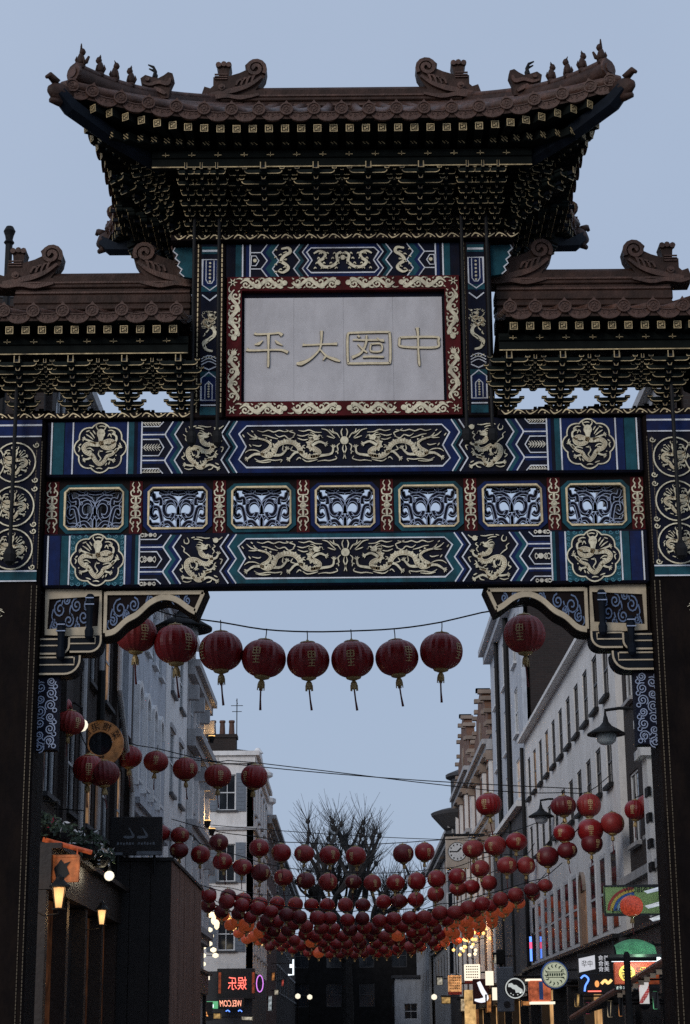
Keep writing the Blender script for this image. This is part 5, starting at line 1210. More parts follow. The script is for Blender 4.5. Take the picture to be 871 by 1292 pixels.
# =================================================================== LAMPS
def glow(parent, loc, col, w, r=.08):
    d = bpy.data.lights.new('lamp_light', 'POINT'); d.energy = w; d.color = col; d.shadow_soft_size = r
    o = bpy.data.objects.new('lamp_light', d); C.objects.link(o); o.parent = parent; o.location = loc
BOWL = mat('clear_lamp_bowl', (.42, .46, .50), .12, 0, .1, 3)
def dish_lamp(label, p, r, arm, name='street_lamp'):
    """hanging street lamp: bracket arm, wide dark hood, pale glass bowl below"""
    root = thing(name, label, 'street lamp', p, 'dish-shaped hanging street lamps')
    MB().lathe([(.03 * r, .95 * r), (.10 * r, .92 * r), (.16 * r, .62 * r), (.34 * r, .40 * r), (.60 * r, .26 * r), (1.0 * r, .02 * r), (1.0 * r, -.06 * r), (.92 * r, -.05 * r), (.55 * r, .06 * r)], (0, 0, 0), 24).build('hood', IRON, root, True)
    MB().lathe([(.52 * r, .04 * r), (.54 * r, -.16 * r), (.48 * r, -.40 * r), (.30 * r, -.55 * r), (.04 * r, -.60 * r)], (0, 0, 0), 20).build('glass_bowl', BOWL, root, True)
    MB().tube([(0, 0, .9 * r), (0, 0, 1.25 * r), (arm * .25, 0, 1.35 * r), (arm, 0, 1.3 * r)], .05 * r + .012, 8).tube([(arm * .5, 0, 1.33 * r), (arm, 0, .9 * r)], .02, 6).build('bracket_arm', IRON, root)
dish_lamp('dark dish street lamp with pale bowl in front of the white terrace', at(765, 926, 33), .34, 1.0)
dish_lamp('large dark dish street lamp high on the left under the gate bracket', at(231, 793, 36), .58, -1.7)
dish_lamp('small dish street lamp on the far end of the white terrace', at(683, 1030, 50), .34, .9)
def glow_mat(name, col, st):
    mt = bpy.data.materials.new(name); mt.use_nodes = True; nt = mt.node_tree; b = nt.nodes['Principled BSDF']; b.inputs['Base Color'].default_value = (.25, .15, .06, 1); b.inputs['Roughness'].default_value = .3
    tc = nt.nodes.new('ShaderNodeTexCoord'); mp = nt.nodes.new('ShaderNodeMapping'); mp.vector_type = 'POINT'; mp.inputs['Scale'].default_value = (4.2, 4.2, 3.6); gr = nt.nodes.new('ShaderNodeTexGradient'); gr.gradient_type = 'SPHERICAL'; rp = nt.nodes.new('ShaderNodeMapRange'); rp.inputs[3].default_value = .10 * st; rp.inputs[4].default_value = 3.0 * st
    nt.links.new(tc.outputs['Object'], mp.inputs[0]); nt.links.new(mp.outputs[0], gr.inputs[0]); nt.links.new(gr.outputs['Fac'], rp.inputs[0]); nt.links.new(rp.outputs[0], b.inputs['Emission Strength']); b.inputs['Emission Color'].default_value = col + (1,)
    return mt
LAMPG = glow_mat('amber_lamp_glass', (1.0, .56, .24), .38)
def carriage(label, p, s, wall_dx, lit=LITY, w=6):
    root = thing('wall_lantern', label, 'lamp', p, 'lit pub lanterns')
    g = MB(); 
    for a in range(4):
        c_, s_ = math.cos(a * math.pi / 2 + .785), math.sin(a * math.pi / 2 + .785); g.tube([(.11 * s * c_, .11 * s * s_, -.25 * s), (.20 * s * c_, .20 * s * s_, .22 * s)], .012 * s, 5)
    g.lathe([(.16 * s, -.27 * s), (.16 * s, -.24 * s), (.10 * s, -.23 * s)], (0, 0, 0), 4).lathe([(.24 * s, .22 * s), (.22 * s, .26 * s), (.10 * s, .38 * s), (.09 * s, .44 * s), (.02 * s, .50 * s)], (0, 0, 0), 8)
    g.tube([(0, 0, -.26 * s), (0, 0, -.36 * s), (wall_dx * .6, 0, -.40 * s), (wall_dx, 0, -.28 * s)], .02 * s, 6); g.build('lamp_frame', IRON, root)
    MB().lathe([(.075 * s, -.24 * s), (.135 * s, .21 * s)], (0, 0, 0), 4).build('lamp_glass', lit, root)
    glow(root, (0.0, -.35 * s, .0), (1, .6, .25), w)
carriage('lit tapering pub lantern under the copper pub sign', at(75, 1132, 27.0), .64, -.35, LAMPG, 5)
carriage('lit narrow pub lantern to the right of the tapering one', at(129, 1157, 30.6), .50, -.4, LAMPG, 3)
def globe(label, p, r, dx, lit=LITC, w=4):
    root = thing('globe_lamp', label, 'lamp', p)
    MB().lathe([(.02 * r, -r), (.6 * r, -.8 * r), (.95 * r, -.3 * r), (r, .1 * r), (.8 * r, .6 * r), (.3 * r, .95 * r)], (0, 0, 0), 14).build('globe', lit, root, True)
    MB().lathe([(.4 * r, .9 * r), (.35 * r, 1.3 * r), (.1 * r, 1.5 * r)], (0, 0, 0), 8).tube([(0, 0, 1.4 * r), (0, 0, 2.6 * r), (dx * .4, 0, 3.4 * r), (dx, 0, 3.2 * r)], .02, 6).build('swan_neck', IRON, root)
    if w: glow(root, (0, -r * 1.6, 0), (1, .85, .6), w)
globe('white glowing lamp beside the orange ring sign', at(103, 915, 30.6), .11, -.3, LITC, 5)
globe('white glowing lamp hanging right of the flower baskets', at(138, 1105, 31.4), .085, -.3, LITC, 3)
for lb, px_, py_, Y in (('leftmost of three tiny globe lamps at the far end', 376, 1257, 100), ('middle of three tiny globe lamps at the far end', 391, 1258, 104), ('rightmost tiny globe lamp at the far end of the street', 548, 1258, 92)):
    p = at(px_, py_, Y); root = thing('globe_lamp', lb, 'lamp', (p.x, p.y, 0), 'far globe lamps')
    MB().lathe([(.02, -.14), (.12, -.08), (.14, 0), (.12, .08), (.02, .14)], (0, 0, p.z), 10).build('globe', LITC, root, True); MB().lathe([(.09, 0), (.07, .5), (.045, .6), (.04, p.z - .16), (.08, p.z - .13)], (0, 0, 0), 8).build('lamp_post', IRON, root)

# =================================================================== LEFT SIDE THINGS
WOODB = mat('brown_hoarding_timber', (.20, .105, .075), .85, 0, .45, 3, .3, 30, streak=True); WOODD = mat('shaded_hoarding_board', (.012, .010, .010), .7, 0, .4, 4)  # one timber: lit side and shaded front put into the two colours
hd = thing('timber_hoarding', 'tall dark timber hoarding box standing at the kerb on the left', 'hoarding', (-3.4, 36.4, 0))
MB().box(-1.2, -.03, .03, 7.5, .0, 4.9).build('hoarding_core', WOODD, hd)
for k in range(18):
    y0 = .02 + k * .415; MB().bbox(-.028 + random.uniform(0, .008), .0 + random.uniform(0, .012), y0, y0 + .405, .0, 4.92 + random.uniform(-.01, .01), .006).build('plank', WOODB, hd)
for k in range(3): MB().bbox(-1.2 + k * .4, -.81 + k * .4, -.01 + random.uniform(0, .01), .025, 0, 4.92, .006).build('plank', WOODD, hd)
MB().box(-1.25, .04, -.04, 7.55, 4.925, 4.99).build('top_rail', WOODD, hd)
sc = thing('black_logo_panel', 'black panel with two white swooping marks above the hoarding', 'sign', at(172, 1055, 36.2))
w_, h_ = size(66, 36.2, 5.5) / 2, size(48, 36.2, 5.5) / 2
MB().bbox(-w_, w_, -.03, .03, -h_, h_, .01).build('panel', SHOPD, sc)
g = MB(fr(-.03))
for dx in (-.12, .14):
    MB(fr(-.03)).ribbon([(dx - .02, .16), (dx + .03, .08), (dx + .07, .0), (dx + .02, -.02), (dx - .09, -.02), (dx - .12, -.01)], [.01, .03, .05, .05, .05, .01], 0, .006, 4).build('logo_mark', GREYB, sc)
g = MB(fr(-.03))
for k in range(13):
    if k != 6: g.rect(-.36 + k * .057, -.36 + k * .057 + .036, -.17 + .008 * (k % 2), -.115 - .006 * (k % 3), 0, .004)
g.build('small_print', GREYB, sc)['kind'] = 'stuff'
MB(fr(-.03)).rect(-.45, -.25, -.36, -.31, 0, .01).rect(.02, .5, -.36, -.29, 0, .01).build('pale_strip', GREYB, sc)
# posts of the panel
MB().tube([(-w_ * .7, .05, -h_), (-w_ * .7, .05, -h_ - .35)], .03, 6).tube([(w_ * .7, .05, -h_), (w_ * .7, .05, -h_ - .35)], .03, 6).build('panel_post', IRON, sc)

RINGO = mat('orange_ring_sign', (.40, .19, .08), .5, 0, .25, 5, emit=(1.0, .42, .12), estr=.03)
rs = thing('ring_sign', 'orange ring sign with black Chinese lettering on the dark pub wall', 'sign', at(127, 938, 33))
ro, ri = size(29, 33, 7), size(15, 33, 7); g = MB(fr(0)); n = 36
g.ring(0, 0, (ro + ri) / 2, ro - ri, -.06, .02, n); g.build('ring', RINGO, rs)
for k, (c_, a) in enumerate((('香', 2.5), ('港', 1.9), ('酒', 3.2), ('家', 3.9), ('樓', 1.2), ('菜', .5))):
    m_ = (ro + ri) / 2; U = V(math.sin(a), 0, -math.cos(a)); W = V(math.cos(a), 0, math.sin(a)); lettering(c_, INK, rs, V(m_ * math.cos(a), -.024, m_ * math.sin(a)), U, W, .16, True, .003)
MB().lathe([(ri * .98, -.02), (ri * .98, .02)], (0, .03, 0), 24, 'Y').build('dark_disc', GLASS, rs)
MB().tube([(-.1, .04, 0), (-.7, .04, .0)], .03, 6).tube([(0, -.05, ro), (0, -.05, 1.3)], .07, 8).build('bracket', IRON, rs)
# copper pub sign with trough light
COP = mat('copper_lit_board', (.45, .15, .05), .4, .2, .35, 6, emit=(1.0, .26, .07), estr=.10)
ps = thing('pub_sign', 'glowing copper coloured pub sign with dark crest above the tapering lantern', 'sign', at(80, 1096, 27.8))
MB().bbox(-.24, .24, -.04, .04, -.20, .20, .02).build('sign_board', COP, ps); g = MB(fr(-.045)); g.poly([(-.1, -.12), (.02, -.15), (.10, -.08), (.06, .02), (.11, .10), (.02, .07), (-.03, .13), (-.08, .06), (-.13, .0)], 0, .01); g.build('crest', INK, ps)
g = MB(fr(-.045)); g.frame(-.22, .22, -.18, .18, .03, 0, .012); g.build('sign_frame', COP, ps)
MB().tube([(-.30, -.1, .42), (.40, .1, .24)], .035, 8).tube([(-.2, 0, .39), (-.2, 0, .2)], .012, 5).tube([(.2, 0, .29), (.2, 0, .2)], .012, 5).build('trough_light', mat('red_trough', (.3, .06, .03), .4, .2, .2, 6, emit=(1, .2, .06), estr=.15), ps)
MB().tube([(-.24, 0, .0), (-.55, 0, .0)], .02, 6).build('bracket', IRON, ps)
# flower baskets
LEAFM = mat('dark_basket_leaves', (.03, .05, .025), .7, 0, .5, 20); PETW = mat('white_petals', (.7, .68, .66), .6, 0, .15, 20); PETR = mat('red_petals', (.35, .03, .06), .6, 0, .2, 20)
def basket(label, p, r, pet):
    root = thing('flower_basket', label, 'flower basket', p, 'hanging flower baskets on the pub')
    MB().lathe([(.05 * r, -.75 * r), (.45 * r, -.65 * r), (.7 * r, -.3 * r), (.75 * r, .0)], (0, 0, 0), 10).tube([(0, 0, 0), (0, 0, 1.6 * r), (-.5, 0, 1.7 * r)], .012, 5).build('basket', IRON, root)
    lf, fl = MB(), MB()
    for k in range(230):
        d = V(random.gauss(0, 1), random.gauss(0, 1), random.gauss(.1, .8)); d = d.normalized() * r * random.uniform(.55, 1.15); d.z *= .7
        n1 = V(random.gauss(0, 1), random.gauss(0, 1), random.gauss(0, 1)).normalized(); n2 = n1.orthogonal().normalized(); s_ = random.uniform(.03, .06)
        t = lf if random.random() > .14 else fl
        t.add([d - n1 * s_, d + n2 * s_ * .5, d + n1 * s_, d - n2 * s_ * .5], [(0, 1, 2, 3)])
    a = lf.build('leaves', LEAFM, root); a['kind'] = 'stuff'; b = fl.build('flowers', pet, root); b['kind'] = 'stuff'
basket('flower basket with white blooms over the copper pub sign', at(72, 1052, 28.2), .30, PETW)
basket('leafy flower basket right of the pub sign, white blooms', at(105, 1066, 30), .34, PETW)
basket('trailing leafy basket above the white glowing lamp', at(125, 1080, 31.2), .26, PETW)
basket('dark red flower basket next to the left gate pillar', at(52, 1040, 27.6), .26, PETR)

# neon shopfront of the corner house
ns = thing('neon_sign', 'red neon Chinese sign glowing on the corner house shopfront', 'sign', at(298, 1240, 75.6))
MB().bbox(-.75, .75, .0, .14, -.62, .55, .02).build('sign_board', SHOPD, ns)
k_ = size(30, 75.6, 3.5); lettering('娱乐', NEONR, ns, (.05, -.02, -.02), V(1, 0, 0), UZ, .54, True, .010, k_ * .78)
for x in (-.64, .68): MB(fr(-.01)).rect(x - .05, x + .05, -.4, .4, 0, .02).build('side_strip', mat('dim_red_strip', (.3, .05, .02), .5, emit=(1, .2, .05), estr=.06) if x < 0 else MATS['dim_red_strip'], ns)
wn_ = thing('neon_sign', 'slanted pale red neon WELCOM letters under the neon Chinese sign', 'sign', at(291, 1266, 75.5))
MB().bbox(-.55, .55, .0, .1, -.2, .2, .02).build('sign_board', SHOPD, wn_)
lettering('WELCOM', emis('neon_salmon', (1, .38, .25), 1.2), wn_, (0, -.02, .0), V(1, 0, 0), UZ, .34, True, .01, .86, shear=.25)
for dx in (-.18, .3): MB(fr(-.012)).ribbon([(dx, -.3), (dx + .08, -.26), (dx + .16, -.32)], .04, 0, .02, 3).build('blue_underline', NEONB, wn_)
so = thing('oval_neon', 'small purple oval neon sign at the right of the red Chinese sign', 'sign', at(328, 1241, 75.4)); MB(fr(0)).line([(.13 * math.cos(k * .52), .32 * math.sin(k * .52)) for k in range(12)], .035, -.03, .02, True).build('neon_tube', emis('neon_purple', (.75, .25, .9), .8), so); MB(fr(0)).disc(0, 0, .12, -.06, -.035, 16, .3).tube([(0, .04, 0), (-.5, .3, 0)], .02, 6).build('backing', SHOPD, so)
la_ = thing('lit_letter_sign', 'orange glowing letter A at the foot of the hoarding', 'sign', at(257, 1276, 74)); lettering('A', LITO, la_, (0, -.03, 0), V(1, 0, 0), UZ, .55, True, .012); MB().box(-.35, .35, 0, .08, -.35, .35).build('sign_board', SHOPD, la_)
gb_ = thing('green_lit_sign', 'small green and white lit sign beside the letter A', 'sign', at(268, 1268, 75)); MB().bbox(-.22, .22, 0, .1, -.14, .14, .01).build('sign_board', LITG, gb_); MB(fr(0)).rect(-.2, .05, -.1, .02, 0, .01).build('pale_panel', LITWH, gb_)
cl_ = thing('lit_box_sign', 'cream lit box sign beside the hoarding top', 'sign', at(259, 1232, 73)); MB().bbox(-.17, .17, -.1, .1, -.13, .13, .01).build('box', LITC, cl_); MB().tube([(0, .1, 0), (-.3, .3, 0)], .02, 6).build('bracket', IRON, cl_)
# strings of white bulbs and lit awning valances on the left
gl = thing('bulb_garland', 'white glowing garland hanging beside the brown hoarding', 'garland', at(266, 1195, 70))
g = MB(); pts = [(-.30, .75), (-.22, .55), (-.05, .62), (.0, .4), (-.25, .3), (-.28, .0), (-.05, .12), (.1, -.1), (.18, -.3), (-.28, -.3), (-.28, -.6)]
for x, z in pts: g.lathe([(.02, -.09), (.11, -.04), (.11, .04), (.02, .09)], (x, 0, z), 6)
g.build('bulbs', emis('warm_white_bulb', (1, .88, .62), 1.0), gl)['kind'] = 'stuff'; MB().tube([(x, .02, z) for x, z in pts], .015, 5).build('wire', IRON, gl)
for i, (a, b, c) in enumerate(((270, 1158, 9), (293, 1165, 8), (311, 1174, 7), (326, 1182, 5), (346, 1186, 4))):
    Y = 66 + i * 6; p = at(a, b, Y); fl = thing('lamp_cluster', f'{ORD[i]} glowing lamp cluster from the left along the left shops', 'lamp', p, 'glowing lamp clusters along the left shops')
    bl = MB(); rn = random.Random(40 + i)
    for q in range(6): bl.lathe([(.02, -.15), (.08, -.08), (.09, .02), (.03, .12)], (-.16 + .06 * q + rn.uniform(-.04, .04), 0, .30 - .12 * q + rn.uniform(-.06, .06)), 8)
    bl.build('glowing_bulbs', LITY if i % 2 else LITW, fl, True)['kind'] = 'stuff'; MB().tube([(-.25, 0, .46), (.15, 0, .40)], .02, 6).tube([(-.25, 0, .46), (-.9, .0, .55)], .015, 5).build('pole', IRON, fl); glow(fl, (0, -.5, .1), (1, .5, .18), 10)
for i, (a, b, Y) in enumerate(((266, 933, 61), (254, 1050, 61.5), (255, 1040, 59.5))):
    p = at(a, b, Y); fl = thing('wall_uplight', ('lit wall uplight under the upper cornice of the grey corniced house', 'lower lit wall uplight on the grey corniced house', 'small lit wall uplight on the grey corniced house, nearer one')[i], 'lamp', (-4.45, Y, p.z)); MB().lathe([(.05, -.12), (.09, .0), (.12, .10)], (0, 0, 0), 10).build('lamp_body', IRON, fl); MB().lathe([(.11, .101), (.11, .13)], (0, 0, 0), 10).build('lens', LITY, fl); MB().tube([(0, 0, -.08), (-.25, 0, -.08)], .02, 5).build('bracket', IRON, fl); glow(fl, (.12, 0, .25), (1, .6, .25), 7)
lj = thing('lit_bracket_sign', 'white lit angular sign on the white turret house', 'sign', at(367, 1221, 90)); MB(fr(0)).line([(.12, .38), (.12, -.32), (-.12, -.32)], .07, -.05, .03).rect(-.05, .08, .0, .16, -.05, .03).build('lit_tube', LITWH, lj); MB().tube([(.1, .05, .2), (-.9, .3, .2)], .02, 5).build('bracket', IRON, lj)

# =================================================================== RIGHT SIDE THINGS
Y = 31.5; rb = thing('rainbow_sign', 'painted rainbow salon sign projecting in front of the white terrace', 'sign', at(800, 1136, Y))
w_, h_ = size(76, Y, 4) / 2, size(37, Y, 4) / 2
MB().bbox(-w_, w_, -.03, .03, -h_, h_, .01).build('sign_board', GRNP, rb); MB(fr(-.031)).frame(-w_ + .01, w_ - .01, -h_ + .01, h_ - .01, .025, 0, .012).build('sign_frame', SHOPD, rb)
for k, (mt_, r_) in enumerate(((mat('rainbow_red', (.40, .05, .04), .5), .34), (YEL, .30), (BLUP, .26), (mat('rainbow_pale', (.35, .45, .55), .5), .215), (mat('rainbow_maroon', (.28, .05, .06), .5), .17), (YEL, .13))):
    MB(fr(-.031)).ribbon([(w_ * .02 - r_ * 1.3 * math.cos(a), -h_ + .06 + r_ * 1.12 * math.sin(a)) for a in [.05 + j * 1.5 / 6 for j in range(7)]], .042, 0, .004 + .001 * k, 3).build('rainbow_band', mt_, rb)
lettering('RAINBOW', INK, rb, (.10, -.036, h_ - .075), V(1, 0, 0), UZ, .12, True, .002, w_ * 1.1); lettering('SALON', INK, rb, (-.16, -.040, -h_ + .08), V(1, 0, 0), UZ, .12, True, .002, w_ * .85)
MB().tube([(w_, 0, h_ * .5), (w_ + .35, 0, h_ * .5)], .02, 6).tube([(w_, 0, -h_ * .5), (w_ + .35, 0, -h_ * .5)], .02, 6).build('bracket', IRON, rb)
def round_sign(label, px_, py_, Y, rpx, kind):
    p = at(px_, py_, Y); r = size(rpx, Y, 3); root = thing('round_sign', label, 'sign', p)
    MB().lathe([(r * .96, -.05), (r, -.03), (r, .03), (r * .96, .05)], (0, 0, 0), 32, 'Y').build('disc_body', SHOPD if kind else BLUP, root)
    if not kind:
        MB(fr(-.051)).disc(0, 0, r * .90, 0, .004, 32).build('face', emis('lit_pale_green_face', (.80, .86, .62), .22, (.55, .58, .42)), root)
        g = MB(fr(-.055)); g.ring(0, 0, r * .86, r * .03, 0, .004, 32)
        for k in range(14):
            a = k * .449; g.ribbon([(r * .50 * math.cos(a), r * .5 * math.sin(a)), (r * .62 * math.cos(a + .12), r * .62 * math.sin(a + .12)), (r * .76 * math.cos(a), r * .76 * math.sin(a))], [r * .04, r * .09, r * .03], 0, .004, 3)
        g.rect(-r * .66, r * .66, -r * .20, -r * .15, 0, .004); g.rect(-r * .66, r * .66, r * .17, r * .22, 0, .004); g.build('ornament', mat('dark_green_print', (.03, .06, .035), .5, 0, .0), root)
        g = MB(fr(-.055))
        for k in range(7): g.rect(-r * .56 + k * r * .165, -r * .56 + k * r * .165 + r * .11, -r * .09 + .004 * (k % 2), r * .11, 0, .004)
        g.build('small_print', MATS['dark_green_print'], root)['kind'] = 'stuff'
    else:
        g = MB(fr(-.051)); g.ring(0, 0, r * .88, r * .11, 0, .005, 32); g.build('white_ring', emis('lit_white_print', (.9, .95, .9), .35, (.6, .62, .6)), root)
        g = MB(fr(-.051)); g.poly([(r * a, r * b) for a, b in ((-.62, .42), (-.30, .48), (-.12, .30), (.12, .30), (.30, .12), (.66, -.10), (.72, -.40), (.45, -.50), (.30, -.38), (.05, -.42), (-.02, -.12), (-.25, -.05), (-.40, .10), (-.66, .12))], 0, .005); g.build('bird_emblem', MATS['lit_white_print'], root)
        for k, a in enumerate((-2.3, -1.9, -1.2, -.7)): MB(fr(-.051)).disc(r * .62 * math.cos(a), r * .62 * math.sin(a), r * .06, 0, .005, 6).build('dot', MATS['lit_white_print'], root)
    MB().tube([(r * .9, 0, r * .35), (r + .5, 0, r * .35)], .02, 6).tube([(r * .9, 0, -r * .35), (r + .5, 0, -r * .35)], .02, 6).build('bracket', IRON, root)
round_sign('round pale green and blue sign with dark lettering under the white terrace', 700, 1230, 37.5, 17.5, 0)
round_sign('round black sign with white bird emblem and ring', 650, 1247, 48, 13.5, 1)
bx = thing('red_box_sign', 'red lantern-like box sign with blue stripe between the two round signs', 'sign', at(681, 1250, 44)); MB().bbox(-.24, .24, -.2, .2, -.24, .22, .02).build('box', mat('red_lit_box', (.45, .10, .05), .5, emit=(1, .25, .10), estr=.18), bx); MB(fr(-.201)).rect(-.03, .06, -.2, .2, 0, .004).build('blue_stripe', BLUP, bx)
MB().box(-.30, .26, -.24, .24, .221, .26).build('pale_rim', LITC, bx); MB().box(-.22, .32, -.24, .24, -.30, -.245).build('pale_rim', LITC, bx); MB().tube([(.24, .0, .1), (1.0, .0, .1)], .02, 6).build('bracket', IRON, bx)
gs = thing('grey_box_sign', 'tall plain grey box sign left of the round bird sign', 'sign', at(638, 1247, 51)); MB().bbox(-.22, .22, -.12, .12, -.60, .55, .02).build('box', GREYB, gs); MB(fr(-.121)).disc(0.02, -.42, .09, 0, .01, 14).build('dark_emblem', SHOPD, gs); MB().bbox(-.22, .0, -.1, .1, .62, 1.0, .02).tube([(-.1, 0, .55), (-.1, 0, .62)], .05, 6).tube([(.2, .1, .3), (1.2, .1, .3)], .03, 6).build('bracket', IRON, gs)
ws = thing('white_menu_sign', 'white sign with columns of small Chinese characters above the awning arm', 'sign', at(752, 1215, 35.5))
MB().bbox(-.34, .30, -.03, .03, -.20, .16, .005).build('sign_board', SHOPD, ws); MB(fr(-.031)).poly([(-.32, -.17), (-.02, -.11), (-.02, .14), (-.32, .08)], 0, .006).build('white_panel', emis('lit_white_panel', (.9, .92, 1), .35, (.6, .6, .62)), ws)
lettering('中华', INK, ws, (-.17, -.041, -.01), V(1, 0, 0), UZ, .13, True, .001, .2)
for i in range(3):
    lettering('美食', MATS['lit_white_panel'], ws, (.14, -.036, .09 - i * .10), V(1, 0, 0), UZ, .10, True, .002, .20)
MB().tube([(.3, 0, 0), (.8, 0, 0)], .02, 6).build('bracket', IRON, ws)
nb = thing('neon_box', 'dark shop sign with blue and yellow neon squiggles below the white menu sign', 'sign', at(755, 1240, 35)); MB().bbox(-.36, .30, -.04, .04, -.2, .17, .01).build('sign_board', SHOPD, nb)
MB(fr(-.041)).ribbon([(-.32, .08), (-.25, .13), (-.18, .06), (-.24, -.05), (-.26, -.15)], .03, 0, .02, 4).build('blue_neon', NEONB, nb); MB(fr(-.041)).ribbon([(.05, -.02), (.12, .04), (.17, -.01), (.24, .05)], .05, 0, .02, 4).build('yellow_neon', LITY, nb); MB(fr(-.041)).line([(-.2, -.15), (.04, -.15)], .02, 0, .02).build('red_neon', NEONR, nb); MB(fr(-.041)).disc(-.03, -.02, .04, 0, .02, 10, .06).build('orange_neon', LITO, nb); MB().tube([(.3, 0, 0), (.9, 0, 0)], .02, 6).build('bracket', IRON, nb)
rd = thing('red_shop_board', 'red shop board with yellow disc and dark Chinese characters under a light strip', 'sign', at(803, 1228, 30.5))
w_ = size(56, 30.5, 3) / 2
MB().bbox(-w_, w_, -.04, .04, -.17, .17, .01).build('sign_board', mat('red_lit_board', (.45, .06, .03), .5, 0, .15, 5, emit=(1, .22, .06), estr=.10), rd); MB(fr(-.041)).disc(-w_ + .2, .0, .13, 0, .006, 20).build('yellow_disc', emis('lit_yellow_disc', (1, .70, .15), .35, (.7, .45, .08)), rd)
lettering('务', INK, rd, (-w_ + .2, -.049, .0), V(1, 0, 0), UZ, .2, True, .001); lettering('品', INK, rd, (-w_ + .40, -.043, .02), V(1, 0, 0), UZ, .15, True, .001); lettering('食品', MATS['lit_yellow_disc'], rd, (w_ - .17, -.043, .03), V(1, 0, 0), UZ, .15, True, .001)
MB().bbox(-w_ - .03, w_ + .03, -.14, .05, .18, .24, .01).build('light_strip', LITWH, rd); MB().box(-w_ - .08, w_ + .08, -.16, .06, .245, .29).build('strip_cover', SHOPD, rd); MB().bbox(-w_, w_, -.03, .04, -.26, -.18, .005).build('lower_board', SHOPD, rd); g = MB(fr(-.031)); [g.rect(-.33 + k * .05, -.33 + k * .05 + .032, -.245, -.20 + .006 * (k % 2), 0, .004) for k in (0, 1, 2, 5, 6, 7, 8)]; g.build('small_print', WHT, rd)['kind'] = 'stuff'
MB().tube([(w_, 0, 0), (w_ + .5, 0, 0)], .02, 6).build('bracket', IRON, rd); glow(rd, (0, -.4, .1), (.85, 1, .9), 5)
gc = thing('green_canopy', 'curved green lit canopy above the red shop board', 'canopy', at(800, 1200, 31)); wd = size(50, 31, 3.3) / 2
GCM = mat('green_canvas', (.10, .33, .16), .7, 0, .25, 5, emit=(.25, .9, .45), estr=.04)
MB().grid([[V(-wd + (2 * wd) * i / 10, -.30 * math.cos(j * .31), -.17 + .36 * math.sin(j * .31) - .10 * (i / 10 - .5) ** 2 * 4 * math.sin(j * .31)) for i in range(11)] for j in range(6)]).build('canvas', GCM, gc, True); MB().tube([(-wd, -.30, -.18), (wd, -.30, -.18)], .02, 6).tube([(-wd, -.3, -.18), (-wd, .1, .16)], .015, 5).tube([(wd, -.3, -.18), (wd, .1, .16)], .015, 5).tube([(wd * .9, .1, .1), (wd + .6, .1, .1)], .02, 5).build('canopy_frame', IRON, gc); glow(gc, (0, -.8, -.1), (.5, 1, .6), 4)
bp = thing('barber_pole', 'red and white striped barber pole under the green canopy', 'barber pole', at(813, 1253, 29.5))
g = MB(); MB().lathe([(.075, -.16), (.075, .16)], (0, 0, 0), 16).build('white_tube', emis('lit_white_tube', (1, .95, .9), .35, (.7, .7, .7)), bp, True)
for k in range(2): MB().grid([[V(.077 * math.cos(a + j * .25 + k * math.pi), .077 * math.sin(a + j * .25 + k * math.pi), -.15 + j * .025) for a in (0, .35, .7, 1.05)] for j in range(13)]).build('red_stripe', NEONR if False else mat('barber_red', (.5, .03, .03), .4, emit=(1, .1, .08), estr=.12) if k == 0 else MATS['barber_red'], bp, True)
MB().lathe([(.09, .16), (.09, .19), (.04, .24)], (0, 0, 0), 12).lathe([(.04, -.24), (.09, -.19), (.09, -.16)], (0, 0, 0), 12).tube([(.05, 0, .2), (.6, 0, .2)], .015, 5).build('end_caps', IRON, bp)
lp = thing('black_lamp_post', 'slim black post with crossbar in front of the red shop board', 'post', (at(793, 1250, 29).x, 29, 0)); zt = at(793, 1205, 29).z
MB().lathe([(.10, 0), (.10, .6), (.055, .7), (.05, zt), (.03, zt + .05)], (0, 0, 0), 10).build('post', IRON, lp); MB().tube([(-.32, 0, zt - .06), (.45, 0, zt - .06)], .03, 8).build('crossbar', IRON, lp)
aw = thing('awning_arm', 'long slanting brown awning front bar running down towards the street', 'awning', at(846, 1208, 27)); e_ = at(722, 1284, 37) - at(846, 1208, 27)
MB().tube([V(0, 0, 0), e_ * .5, e_], .055, 8).build('front_bar', mat('brown_awning_bar', (.20, .09, .06), .5, 0, .3, 5), aw); MB().grid([[V(0, 0, 0), e_ * .5, e_], [V(.45, 0, .12), e_ * .5 + V(.7, 0, .18), e_ + V(1.1, 0, .3)]]).build('canvas', STUCD, aw)
g = MB()
for k in range(9):
    q = e_ * (.04 + k * .05); g.box(q.x - .04, q.x + .04, q.y - .02, q.y + .02, q.z - .14, q.z - .07)
g.build('valance_scallops', mat('cream_valance', (.45, .36, .26), .7, 0, .2, 5), aw)['kind'] = 'stuff'
wa = thing('white_lit_canopy', 'white lit slanting canopies beside the right gate pillar', 'canopy', at(843, 1133, 28.5))
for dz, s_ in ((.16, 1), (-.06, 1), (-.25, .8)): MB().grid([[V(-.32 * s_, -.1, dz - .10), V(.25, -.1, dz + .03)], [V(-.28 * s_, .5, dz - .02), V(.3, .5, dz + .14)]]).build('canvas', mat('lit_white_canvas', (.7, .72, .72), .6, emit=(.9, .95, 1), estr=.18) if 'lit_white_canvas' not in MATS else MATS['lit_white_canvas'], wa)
MB().tube([(.25, .2, -.5), (.25, .2, .35)], .03, 6).build('support', IRON, wa); MB().bbox(.10, .24, -.12, -.08, -.85, -.30, .005).build('orange_banner', RINGO, wa); lettering('酒', INK, wa, (.17, -.124, -.5), V(1, 0, 0), UZ, .12, True, .001)
